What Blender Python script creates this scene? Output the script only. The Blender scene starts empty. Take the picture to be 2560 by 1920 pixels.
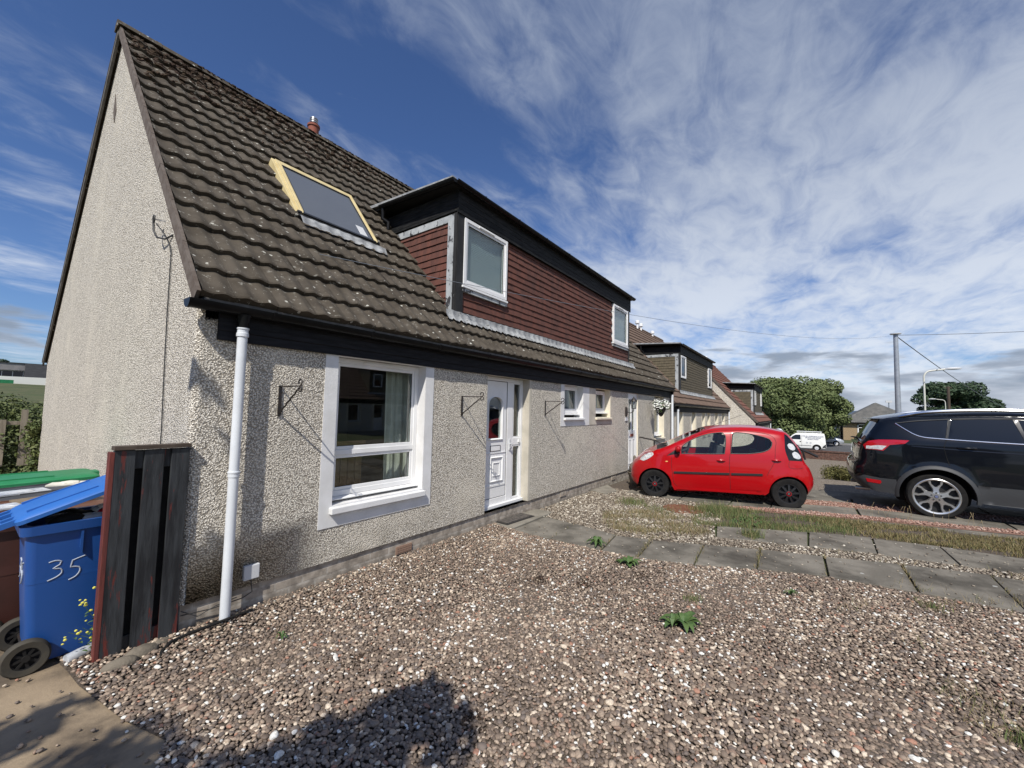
import bpy, bmesh, math, random
import numpy as np
from mathutils import Vector, Matrix
from mathutils.geometry import delaunay_2d_cdt
random.seed(7); np.random.seed(7)
S = bpy.context.scene
R_ = math.radians
# ------------------------------------------------------------------ camera
cam_d = bpy.data.cameras.new('camera'); cam = bpy.data.objects.new('camera', cam_d)
S.collection.objects.link(cam); S.camera = cam
YAW, PIT, ROL, FPX = R_(36.14), R_(3.56), R_(1.256), 1011.7
fw = Vector((math.cos(YAW)*math.cos(PIT), math.sin(YAW)*math.cos(PIT), math.sin(PIT)))
rt = Vector((math.sin(YAW), -math.cos(YAW), 0)); up = rt.cross(fw)
R2 = rt*math.cos(ROL)+up*math.sin(ROL); U2 = -rt*math.sin(ROL)+up*math.cos(ROL)
M = Matrix((R2, U2, -fw)).transposed().to_4x4(); M.translation = (-0.99, -3.55, 1.62)
cam.matrix_world = M
cam_d.sensor_fit = 'HORIZONTAL'; cam_d.sensor_width = 36; cam_d.lens = 36*FPX/2560
cam_d.clip_start = 0.05; cam_d.clip_end = 6000
# ------------------------------------------------------------------ light
SUNV = Vector((-0.657, -0.323, 0.813)).normalized()
sd = bpy.data.lights.new('sun', 'SUN'); sd.energy = 4.3; sd.angle = R_(0.53); sd.color = (1, .95, .87)
so = bpy.data.objects.new('sun', sd); S.collection.objects.link(so)
so.rotation_euler = SUNV.to_track_quat('Z', 'Y').to_euler()
W = bpy.data.worlds.new('World'); S.world = W; W.use_nodes = True
nt = W.node_tree; nt.nodes.clear()
def N(nt, typ, **kw):
    n = nt.nodes.new(typ)
    for k, v in kw.items():
        if k.startswith('i_'):
            k2 = k[2:]; k2 = int(k2) if k2.isdigit() else k2
            n.inputs[k2].default_value = v
        else: setattr(n, k, v)
    return n
def LK(nt, a, b): nt.links.new(a, b)
def MA(nt, op, a, b=None, c=None, clamp=False):
    n = nt.nodes.new('ShaderNodeMath'); n.operation = op; n.use_clamp = clamp
    for i, x in enumerate((a, b, c)):
        if x is None: continue
        if isinstance(x, (int, float)): n.inputs[i].default_value = x
        else: nt.links.new(x, n.inputs[i])
    return n.outputs[0]
def MR(nt, v, a, b, c=0., d=1., smooth=True):
    n = nt.nodes.new('ShaderNodeMapRange'); n.interpolation_type = 'SMOOTHSTEP' if smooth else 'LINEAR'
    nt.links.new(v, n.inputs[0])
    for i, x in enumerate((a, b, c, d)): n.inputs[i+1].default_value = x
    return n.outputs[0]
def MIX(nt, f, a, b, mode='MIX'):
    n = nt.nodes.new('ShaderNodeMix'); n.data_type = 'RGBA'; n.blend_type = mode
    for i, x in ((0, f), (6, a), (7, b)):
        if isinstance(x, (int, float)): n.inputs[i].default_value = x
        elif isinstance(x, (tuple, list)): n.inputs[i].default_value = (*x[:3], 1)
        else: nt.links.new(x, n.inputs[i])
    return n.outputs[2]
def build_sky():
    sky = N(nt, 'ShaderNodeTexSky', sky_type='NISHITA', sun_disc=False, sun_elevation=R_(48), sun_rotation=R_(243.8),
            air_density=1.0, dust_density=0.6, ozone_density=2.2, altitude=100)
    tc = N(nt, 'ShaderNodeTexCoord'); sep = N(nt, 'ShaderNodeSeparateXYZ'); LK(nt, tc.outputs['Generated'], sep.inputs[0])
    x, y, z = sep.outputs
    zz = MA(nt, 'ADD', MA(nt, 'MAXIMUM', z, 0.0), 0.10)
    px, py = MA(nt, 'DIVIDE', x, zz), MA(nt, 'DIVIDE', y, zz)
    comb = N(nt, 'ShaderNodeCombineXYZ'); LK(nt, px, comb.inputs[0]); LK(nt, py, comb.inputs[1])
    def nz(scale, stretch, rot, det, rough, dist=0., off=0.):
        mp = N(nt, 'ShaderNodeMapping'); mp.inputs['Rotation'].default_value = (0, 0, R_(rot)); mp.inputs['Scale'].default_value = (scale, scale*stretch, 1)
        mp.inputs['Location'].default_value = (off, off*.7, 0)
        LK(nt, comb.outputs[0], mp.inputs[0])
        n = N(nt, 'ShaderNodeTexNoise', i_Scale=1.0, i_Detail=det, i_Roughness=rough, i_Distortion=dist); LK(nt, mp.outputs[0], n.inputs['Vector'])
        return n.outputs[0]
    big = nz(.50, 1.5, -35, 3, .5, .4, 3.1)
    wisp = nz(1.15, 1.9, -44, 9, .56, .75, 2.3)
    fine = nz(4.4, 1.9, -52, 7, .62, .7, 5.0)
    # more veil towards +X -Y (right) and low down
    az = MA(nt, 'SUBTRACT', MA(nt, 'MULTIPLY', x, .80), MA(nt, 'MULTIPLY', y, .95))
    veil = MR(nt, az, -1.1, .9, -.085, .15)
    low = MA(nt, 'ADD', MR(nt, z, .05, .42, .08, .0), MA(nt, 'MULTIPLY', MR(nt, z, .10, .30, 0, .11), MR(nt, z, .34, .62, 1, 0)))
    d = MA(nt, 'ADD', MA(nt, 'MULTIPLY', wisp, .62), MA(nt, 'MULTIPLY', big, .55))
    d = MA(nt, 'ADD', d, MA(nt, 'MULTIPLY', MA(nt, 'SUBTRACT', fine, .5), .42))
    d = MA(nt, 'ADD', d, veil); d = MA(nt, 'ADD', d, low)
    dens = MR(nt, d, .53, .97, 0, .90)
    skyc = MIX(nt, 1.0, sky.outputs[0], (.52, .66, .92), 'MULTIPLY')
    cl = MIX(nt, MR(nt, z, .05, .75), (6.4, 6.9, 7.7), (3.1, 3.6, 4.6))
    out = MIX(nt, dens, skyc, cl)
    # low grey cumulus bank
    mp = N(nt, 'ShaderNodeMapping'); mp.inputs['Scale'].default_value = (6.5, 6.5, 30); LK(nt, tc.outputs['Generated'], mp.inputs[0])
    cn = N(nt, 'ShaderNodeTexNoise', i_Scale=1.0, i_Detail=7, i_Roughness=.52, i_Distortion=.2); LK(nt, mp.outputs[0], cn.inputs['Vector'])
    band = MR(nt, z, .02, .235, .17, -.20, False)
    cd = MR(nt, MA(nt, 'ADD', cn.outputs[0], band), .515, .66, 0, .88)
    cc = MIX(nt, MR(nt, cn.outputs[0], .42, .68), (4.9, 5.3, 6.1), (2.3, 2.75, 3.5))
    out = MIX(nt, cd, out, cc)
    bg = N(nt, 'ShaderNodeBackground', i_Strength=0.1); LK(nt, out, bg.inputs[0])
    o = N(nt, 'ShaderNodeOutputWorld'); LK(nt, bg.outputs[0], o.inputs[0])
build_sky()
S.view_settings.view_transform = 'Standard'; S.view_settings.look = 'None'; S.view_settings.exposure = 0.27; S.view_settings.gamma = 1
S.render.resolution_x = 1024; S.render.resolution_y = 768
# ------------------------------------------------------------------ materials
MAT = {}
def pm(name, col, rough=.8, var=None, vs=8., bump=0., bs=40., bd=.01, metal=0., spec=.5, coat=0., spots=None, vor=None, det=5, stretch=None, extra=None, var2=None, var3=None):
    """principled material with noise colour variation and bump, in object coordinates"""
    m = bpy.data.materials.new(name); m.use_nodes = True; t = m.node_tree
    b = t.nodes['Principled BSDF']; b.inputs['Roughness'].default_value = rough; b.inputs['Metallic'].default_value = metal
    b.inputs['Specular IOR Level'].default_value = spec; b.inputs['Coat Weight'].default_value = coat; b.inputs['Coat Roughness'].default_value = .04
    tc = N(t, 'ShaderNodeTexCoord'); vec = tc.outputs['Object']
    if stretch:
        mp = N(t, 'ShaderNodeMapping'); mp.inputs['Scale'].default_value = stretch; LK(t, vec, mp.inputs[0]); vec = mp.outputs[0]
    c = None
    if var is not None:
        n = N(t, 'ShaderNodeTexNoise', i_Scale=vs, i_Detail=det, i_Roughness=.6); LK(t, vec, n.inputs['Vector'])
        c = MIX(t, MR(t, n.outputs[0], .35, .65), col, var)
    if var2 is not None:
        n = N(t, 'ShaderNodeTexNoise', i_Scale=var2[1], i_Detail=6, i_Roughness=.65); LK(t, vec, n.inputs['Vector'])
        c = MIX(t, MR(t, n.outputs[0], var2[2], var2[3]), c if c else col, var2[0])
    if var3 is not None:
        n = N(t, 'ShaderNodeTexNoise', i_Scale=var3[1], i_Detail=3, i_Roughness=.7); LK(t, vec, n.inputs['Vector'])
        c = MIX(t, MR(t, n.outputs[0], var3[2], var3[3], 0, .75), c if c else col, var3[0])
    if vor is not None:      # (scale, dark colour, lo, hi)
        v = N(t, 'ShaderNodeTexVoronoi', i_Scale=vor[0]); LK(t, vec, v.inputs['Vector'])
        c = MIX(t, MR(t, v.outputs['Distance'], vor[2], vor[3]), c if c else col, vor[1])
    if spots is not None:    # (scale, colour, radius)
        v = N(t, 'ShaderNodeTexVoronoi', i_Scale=spots[0]); LK(t, vec, v.inputs['Vector'])
        n2 = N(t, 'ShaderNodeTexNoise', i_Scale=spots[0]*3, i_Detail=3); LK(t, vec, n2.inputs['Vector'])
        sx = N(t, 'ShaderNodeSeparateXYZ'); LK(t, v.outputs['Color'], sx.inputs[0])
        rad = MA(t, 'MULTIPLY', MA(t, 'SUBTRACT', sx.outputs[0], .45), spots[2])
        dd = MA(t, 'ADD', v.outputs['Distance'], MA(t, 'MULTIPLY', MA(t, 'SUBTRACT', n2.outputs[0], .5), .35))
        f = MA(t, 'LESS_THAN', dd, rad)
        c = MIX(t, MA(t, 'MULTIPLY', f, .85), c if c else col, spots[1])
    if c is None: b.inputs['Base Color'].default_value = (*col, 1)
    else: LK(t, c, b.inputs['Base Color'])
    if bump:
        n = N(t, 'ShaderNodeTexNoise', i_Scale=bs, i_Detail=4, i_Roughness=.6); LK(t, vec, n.inputs['Vector'])
        bp = N(t, 'ShaderNodeBump', i_Strength=bump, i_Distance=bd); LK(t, n.outputs[0], bp.inputs['Height']); LK(t, bp.outputs[0], b.inputs['Normal'])
    if extra: extra(t, b, tc, vec)
    MAT[name] = m; return m
def roughcast(name, light, dark, stain):
    m = bpy.data.materials.new(name); m.use_nodes = True; t = m.node_tree; b = t.nodes['Principled BSDF']; b.inputs['Roughness'].default_value = .95
    b.inputs['Specular IOR Level'].default_value = .2
    tc = N(t, 'ShaderNodeTexCoord'); vec = tc.outputs['Object']
    v = N(t, 'ShaderNodeTexVoronoi', i_Scale=88.); LK(t, vec, v.inputs['Vector'])
    n = N(t, 'ShaderNodeTexNoise', i_Scale=80., i_Detail=3, i_Roughness=.6); LK(t, vec, n.inputs['Vector'])
    h = MA(t, 'ADD', MA(t, 'MULTIPLY', v.outputs['Distance'], -.9), MA(t, 'MULTIPLY', n.outputs[0], .9))
    n2 = N(t, 'ShaderNodeTexNoise', i_Scale=85., i_Detail=3); LK(t, vec, n2.inputs['Vector'])
    c = MIX(t, MR(t, n2.outputs[0], .37, .54), dark, light)
    c = MIX(t, MR(t, v.outputs['Distance'], .25, .75), c, tuple(x*.75 for x in dark))
    n3 = N(t, 'ShaderNodeTexNoise', i_Scale=1.1, i_Detail=5, i_Roughness=.6); LK(t, vec, n3.inputs['Vector'])
    c = MIX(t, MR(t, n3.outputs[0], .48, .75, 0, .55), c, stain)
    mp = N(t, 'ShaderNodeMapping'); mp.inputs['Scale'].default_value = (5., 5., .45); LK(t, vec, mp.inputs[0]); n4 = N(t, 'ShaderNodeTexNoise', i_Scale=1., i_Detail=5, i_Roughness=.6); LK(t, mp.outputs[0], n4.inputs['Vector'])
    c = MIX(t, MR(t, n4.outputs[0], .52, .72, 0, .30), c, (.40, .37, .31))
    sz_ = N(t, 'ShaderNodeSeparateXYZ'); LK(t, vec, sz_.inputs[0]); n5 = N(t, 'ShaderNodeTexNoise', i_Scale=5., i_Detail=5, i_Roughness=.65); LK(t, vec, n5.inputs['Vector'])
    c = MIX(t, MA(t, 'MULTIPLY', MR(t, sz_.outputs[2], .18, .65, .42, 0), MR(t, n5.outputs[0], .38, .68)), c, (.33, .30, .235))
    LK(t, c, b.inputs['Base Color'])
    bp = N(t, 'ShaderNodeBump', i_Strength=1.0, i_Distance=.0125); LK(t, h, bp.inputs['Height']); LK(t, bp.outputs[0], b.inputs['Normal'])
    MAT[name] = m
roughcast('roughcast', (1.0, .945, .835), (.42, .38, .32), (.72, .665, .56))
def brick(name, c1, c2, mortar, scale=(1, 1, 1), bw=.225, rh=.075, ms=.010, bmp=.6, axis='x'):
    def ex(t, b, tc, vec):
        sx = N(t, 'ShaderNodeSeparateXYZ'); LK(t, vec, sx.inputs[0])
        cb = N(t, 'ShaderNodeCombineXYZ')
        LK(t, MA(t, 'ADD', sx.outputs[0], sx.outputs[1]), cb.inputs[0]); LK(t, sx.outputs[2], cb.inputs[1])
        br = N(t, 'ShaderNodeTexBrick', i_Scale=1.0); br.inputs['Brick Width'].default_value = bw; br.inputs['Row Height'].default_value = rh
        br.inputs['Mortar Size'].default_value = ms; br.inputs['Color1'].default_value = (*c1, 1); br.inputs['Color2'].default_value = (*c2, 1); br.inputs['Mortar'].default_value = (*mortar, 1)
        LK(t, cb.outputs[0], br.inputs['Vector'])
        n = N(t, 'ShaderNodeTexNoise', i_Scale=14., i_Detail=6); LK(t, vec, n.inputs['Vector'])
        LK(t, MIX(t, MR(t, n.outputs[0], .3, .7), br.outputs['Color'], tuple(x*.6 for x in c2)), b.inputs['Base Color'])
        h = MA(t, 'ADD', MA(t, 'MULTIPLY', br.outputs['Fac'], -1.0), MA(t, 'MULTIPLY', n.outputs[0], .3))
        bp = N(t, 'ShaderNodeBump', i_Strength=bmp, i_Distance=.01); LK(t, h, bp.inputs['Height']); LK(t, bp.outputs[0], b.inputs['Normal'])
    return pm(name, c1, .9, extra=ex)
brick('plinth_brick', (.43, .375, .31), (.36, .31, .255), (.47, .43, .37))
brick('garden_brick', (.16, .075, .05), (.11, .055, .04), (.15, .11, .09))
brick('tan_brick', (.42, .30, .17), (.36, .25, .14), (.40, .33, .24))
pm('roof_tile', (.056, .046, .034), .95, (.088, .074, .057), 4., .8, 90., .006, spec=.25, spots=(14., (.50, .49, .43), .40), var2=((.050, .042, .034), 1.6, .5, .75), var3=((.26, .25, .215), 24., .60, .69))
pm('roof_tile_brown', (.105, .070, .052), .92, (.14, .095, .07), 5., .6, 60., .006, spots=(13., (.45, .42, .36), .25))
pm('roof_tile_red', (.16, .065, .045), .92, (.12, .06, .045), 5., .6, 60., .006)
pm('hung_tile_red', (.125, .045, .031), .88, (.085, .034, .025), 9., .6, 70., .004, var2=((.075, .033, .026), 2.5, .52, .75), stretch=(1, 1, .35))
pm('hung_tile_brown', (.115, .095, .060), .85, (.085, .07, .045), 9., .6, 70., .004)
pm('verge', (.090, .068, .054), .95, (.135, .112, .095), 12., .6, 80., .005)
pm('verge_grey', (.10, .095, .09), .95, (.15, .14, .13), 12., .6, 80., .005)
pm('moss', (.034, .018, .012), 1., (.060, .038, .020), 20., .8, 120., .01)
pm('lead', (.21, .215, .22), .65, (.38, .39, .39), 7., .4, 30., .01, var2=((.09, .09, .085), 14., .54, .70), stretch=(1, 1, 1.5))
pm('black_wood', (.008, .009, .010), .8, (.016, .017, .018), 18., .5, 50., .003, stretch=(.15, .15, 1))
def boards(name, c, c2, pitch=.1, peel=None):
    def ex(t, b, tc, vec):
        sx = N(t, 'ShaderNodeSeparateXYZ'); LK(t, tc.outputs['Object'], sx.inputs[0])
        f = MA(t, 'FRACT', MA(t, 'DIVIDE', sx.outputs[2], pitch))
        g = MR(t, f, 0, .10, 0, 1)
        n = N(t, 'ShaderNodeTexNoise', i_Scale=30., i_Detail=5); mp = N(t, 'ShaderNodeMapping'); mp.inputs['Scale'].default_value = (.2, .2, 1.5)
        LK(t, tc.outputs['Object'], mp.inputs[0]); LK(t, mp.outputs[0], n.inputs['Vector'])
        cc = MIX(t, MR(t, n.outputs[0], .35, .7), c, c2)
        if peel:
            n2 = N(t, 'ShaderNodeTexNoise', i_Scale=9., i_Detail=8, i_Roughness=.75); LK(t, mp.outputs[0], n2.inputs['Vector'])
            cc = MIX(t, MR(t, n2.outputs[0], peel[1], peel[1]+.06), cc, peel[0])
        LK(t, cc, b.inputs['Base Color'])
        bp = N(t, 'ShaderNodeBump', i_Strength=.9, i_Distance=.012); LK(t, MA(t, 'ADD', g, MA(t, 'MULTIPLY', n.outputs[0], .08)), bp.inputs['Height']); LK(t, bp.outputs[0], b.inputs['Normal'])
    return pm(name, c, .7, spec=.2, extra=ex)
boards('black_boards', (.008, .009, .012), (.017, .018, .022), .098)
boards('black_boards_worn', (.007, .008, .009), (.022, .022, .022), .075, ((.085, .08, .07), .64))
pm('peeling_black', (.008, .008, .009), .7, (.02, .02, .02), 10., .5, 40., .004, var2=((.38, .38, .37), 26., .68, .70), stretch=(1, 1, .3))
pm('peeling_white', (.42, .44, .45), .65, (.30, .32, .33), 8., .5, 40., .004, var2=((.04, .04, .045), 11., .56, .60), stretch=(1, 1, .6))
pm('upvc', (.80, .80, .80), .32, (.74, .74, .73), 3.)
pm('white_paint', (.72, .72, .72), .75, (.64, .64, .63), 4., .35, 60., .004)
pm('cream_paint', (.74, .68, .54), .75, (.66, .60, .47), 4., .3, 60., .004)
pm('cream_smooth', (.54, .50, .42), .85, (.44, .41, .34), 3., .6, 45., .005)
pm('gutter_black', (.006, .0065, .007), .30, (.011, .011, .012), 5., spec=.14)
pm('pipe_white', (.68, .71, .74), .35, (.60, .63, .66), 3.)
pm('iron', (.012, .012, .012), .5, (.03, .02, .015), 40., .4, 90., .003)
pm('cable', (.03, .03, .03), .6)
pm('wire_grey', (.16, .18, .21), .6)
pm('terracotta', (.26, .075, .045), .8, (.2, .06, .04), 10.)
pm('airbrick', (.25, .16, .115), .9)
pm('steel', (.45, .45, .45), .35, metal=.9)
pm('galv', (.34, .37, .41), .45, (.28, .31, .35), 6., metal=.3)
pm('lamp_paint', (.62, .62, .56), .5, (.55, .55, .5), 6.)
pm('pale_grey', (.55, .56, .57), .5)
pm('dark_wood', (.05, .035, .025), .9, (.08, .06, .045), 8., stretch=(1, 1, .1))
pm('grey_wood', (.20, .17, .13), .9, (.30, .26, .20), 9., .4, 50., .004, stretch=(3, 3, .3))
pm('gate_plank', (.008, .009, .011), .55, (.034, .038, .042), 7., .6, 40., .004, stretch=(3, 3, .35), var2=((.11, .020, .015), 5.5, .59, .625))
pm('gate_red', (.17, .035, .025), .7, (.09, .02, .016), 9., .4, 50., .003, stretch=(3, 3, .4))
pm('skylight_frame', (.60, .50, .27), .5, (.52, .42, .21), 5., stretch=(2, 2, .5))
pm('dark_trim', (.02, .02, .02), .4)
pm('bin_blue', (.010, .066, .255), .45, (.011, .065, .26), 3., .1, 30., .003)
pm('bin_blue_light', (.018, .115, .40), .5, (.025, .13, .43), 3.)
pm('bin_green', (.012, .17, .06), .5, (.02, .20, .08), 4.)
pm('bin_black', (.035, .037, .042), .5, (.06, .062, .068), 4.)
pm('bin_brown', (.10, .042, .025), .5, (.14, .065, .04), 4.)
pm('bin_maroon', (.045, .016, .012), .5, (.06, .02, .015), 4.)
pm('chalk', (.36, .40, .46), .8)
pm('rubber', (.0085, .0085, .009), .85, (.016, .015, .014), 12., spec=.25)
pm('rubber_worn', (.055, .048, .034), .8, (.035, .032, .026), 12.)
pm('asphalt', (.060, .060, .063), .9, (.085, .085, .088), 2., .6, 120., .004)
pm('pavement', (.22, .21, .20), .9, (.17, .165, .16), 1.5, .5, 60., .004)
pm('slab', (.140, .128, .106), .95, (.21, .192, .160), 3., .7, 130., .004, spots=(7., (.40, .40, .37), .22), var2=((.070, .064, .053), 1.3, .45, .7), spec=.2)
pm('slab_clean', (.235, .215, .175), .9, (.17, .155, .125), 4., .5, 110., .004)
pm('slab_sandy', (.30, .23, .15), .9, (.21, .16, .105), 2.2, .5, 60., .006, var2=((.085, .065, .045), 1.2, .45, .65))
pm('soil', (.070, .055, .042), 1., (.13, .102, .077), 40., 1., 70., .02)
pm('grass_ground', (.060, .080, .022), 1., (.105, .10, .045), 1.2, .8, 30., .03, var2=((.045, .062, .018), .25, .4, .7))
pm('verge_ground', (.26, .22, .14), 1., (.12, .13, .05), .9, .8, 30., .03)
pm('rust', (.12, .045, .022), .9, (.18, .08, .04), 16., .5, 50., .004)
pm('doormat', (.05, .045, .04), 1., (.12, .105, .09), 30., .9, 160., .008)
pm('rubber_mat', (.02, .018, .017), .8)
pm('stone', (.17, .145, .11), .9, (.10, .085, .065), 9., .8, 30., .01)
pm('leaf_pale', (.13, .19, .07), .8, (.19, .24, .09), 3.)
pm('leaf_mid', (.080, .112, .034), .75, (.135, .165, .058), .8)
pm('leaf_dark', (.022, .048, .020), .7, (.040, .070, .028), .8)
pm('leaf_hedge', (.050, .075, .018), .7, (.11, .13, .035), 4.)
pm('shrub_leaf', (.12, .105, .028), .8, (.08, .085, .022), 5.)
pm('weed_leaf', (.042, .092, .020), .65, (.075, .125, .032), 20.)
pm('bark', (.07, .055, .04), 1., (.04, .03, .025), 10.)
pm('petal', (.85, .86, .80), .7)
pm('yellow_petal', (.75, .72, .12), .7)
pm('cloth_curtain', (.72, .70, .62), .9, (.60, .58, .50), 6.)
pm('pine_board', (.42, .24, .10), .6, (.34, .19, .08), 8., stretch=(5, 5, .3))
pm('blind', (.42, .50, .51), .6)
pm('blind_pale', (.62, .66, .65), .6)
pm('inside_dark', (.05, .045, .04), .9)
pm('inside_wall', (.28, .24, .19), .9)
pm('red_paint', (.37, .003, .006), .3, coat=.75, spec=.2)
pm('black_paint', (.003, .004, .0065), .3, coat=.8, spec=.12)
pm('white_van', (.78, .78, .74), .35, coat=.6)
pm('silver_paint', (.42, .44, .46), .35, metal=.5, coat=.6)
pm('plastic_black', (.013, .013, .014), .55)
pm('plastic_grey', (.034, .036, .039), .6)
pm('interior', (.035, .036, .040), .8)
pm('seat_cloth', (.055, .06, .065), .9)
pm('chrome', (.75, .76, .78), .15, metal=1.)
pm('alloy', (.62, .62, .61), .28, metal=.85)
pm('alloy_dark', (.012, .012, .013), .42)
pm('lamp_red', (.42, .006, .012), .12, coat=1.)
pm('lamp_clear', (.42, .44, .46), .10, (.62, .62, .62), 25., coat=1.)
pm('lamp_orange', (.75, .40, .15), .2)
pm('plate', (.55, .55, .50), .5)
pm('clad_dark', (.055, .055, .06), .7, (.08, .08, .085), 2., stretch=(1, 1, 4))
pm('school_white', (.78, .77, .72), .8)
pm('clad_grey', (.19, .185, .19), .8, (.26, .24, .24), .8)
pm('hip_roof', (.085, .085, .080), .95, (.13, .125, .115), 1.0, .5, 6., .03, var2=((.19, .18, .16), 1.8, .58, .75))
pm('brown_roof', (.085, .055, .042), .95, (.11, .075, .06), 1.)
pm('hill', (.055, .085, .13), 1.)  # blue of distant haze painted into the hill colour, no air volume built
pm('litter', (.6, .62, .64), .3, (.35, .37, .40), 9.)
pm('text_blue', (.10, .12, .22), .8)
def glassmat(name, tint=(.9, .93, .92), refl=1.5, dark=None, body=None):
    m = bpy.data.materials.new(name); m.use_nodes = True; t = m.node_tree; t.nodes.remove(t.nodes['Principled BSDF'])
    lw = N(t, 'ShaderNodeLayerWeight'); f0 = ((refl-1)/(refl+1))**2; fr = MA(t, 'ADD', f0, MA(t, 'MULTIPLY', MA(t, 'POWER', lw.outputs['Facing'], 5.0), 1-f0)); gl = N(t, 'ShaderNodeBsdfGlossy', i_Roughness=.015)
    if body is None: base = N(t, 'ShaderNodeBsdfTransparent'); base.inputs[0].default_value = (*tint, 1)
    else: base = N(t, 'ShaderNodeBsdfDiffuse'); base.inputs[0].default_value = (*body, 1)
    mx = N(t, 'ShaderNodeMixShader'); LK(t, fr, mx.inputs[0]); LK(t, base.outputs[0], mx.inputs[1]); LK(t, gl.outputs[0], mx.inputs[2])
    LK(t, mx.outputs[0], t.nodes['Material Output'].inputs[0]); MAT[name] = m
glassmat('glass', (.85, .89, .88), 1.85)
glassmat('glass_car', (.84, .88, .86), 1.6)
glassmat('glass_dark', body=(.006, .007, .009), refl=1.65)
glassmat('glass_sky', body=(.12, .13, .145), refl=2.0)
# stones coloured by a per-stone random value
def pebble_mat(name, cols, rough=.75):
    m = bpy.data.materials.new(name); m.use_nodes = True; t = m.node_tree; b = t.nodes['Principled BSDF']; b.inputs['Roughness'].default_value = rough
    at = N(t, 'ShaderNodeAttribute', attribute_name='rnd')
    cr = N(t, 'ShaderNodeValToRGB'); cr.color_ramp.interpolation = 'CONSTANT'
    el = cr.color_ramp.elements
    while len(el) < len(cols): el.new(.5)
    for e, (p, c) in zip(el, cols): e.position = p; e.color = (*c, 1)
    LK(t, at.outputs['Fac'], cr.inputs[0])
    tc = N(t, 'ShaderNodeTexCoord'); n = N(t, 'ShaderNodeTexNoise', i_Scale=140., i_Detail=3); LK(t, tc.outputs['Object'], n.inputs['Vector'])
    LK(t, MIX(t, MR(t, n.outputs[0], .35, .65, 0, .35), cr.outputs[0], (.07, .06, .05), 'MIX'), b.inputs['Base Color'])
    MAT[name] = m
pebble_mat('pebbles', [(0, (0.139, 0.102, 0.076)), (.15, (0.193, 0.144, 0.106)), (.31, (0.260, 0.196, 0.146)), (.46, (0.165, 0.131, 0.109)), (.58, (0.346, 0.264, 0.195)), (.70, (0.272, 0.186, 0.135)), (.78, (0.452, 0.357, 0.265)), (.87, (0.372, 0.193, 0.129)), (.89, (0.665, 0.559, 0.433)), (.955, (0.788, 0.772, 0.710))])
pebble_mat('pink_chips', [(0, (.34, .185, .135)), (.3, (.43, .26, .20)), (.6, (.27, .15, .115)), (.8, (.52, .37, .30))])
pebble_mat('pale_chips', [(0, (.21, .17, .125)), (.25, (.31, .26, .20)), (.45, (.145, .115, .085)), (.68, (.42, .365, .285)), (.90, (.66, .61, .51))])
def bladed(name, cols):
    pebble_mat(name, cols, .8)
bladed('blades_green', [(0, (.075, .12, .028)), (.3, (.11, .15, .04)), (.55, (.17, .18, .06)), (.78, (.26, .22, .10))])
bladed('blades_straw', [(0, (.34, .27, .15)), (.35, (.27, .20, .10)), (.6, (.19, .175, .07)), (.85, (.11, .13, .035))])
bladed('blades_mixed', [(0, (.13, .13, .04)), (.3, (.24, .185, .075)), (.6, (.17, .14, .055)), (.8, (.30, .24, .12))])
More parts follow.
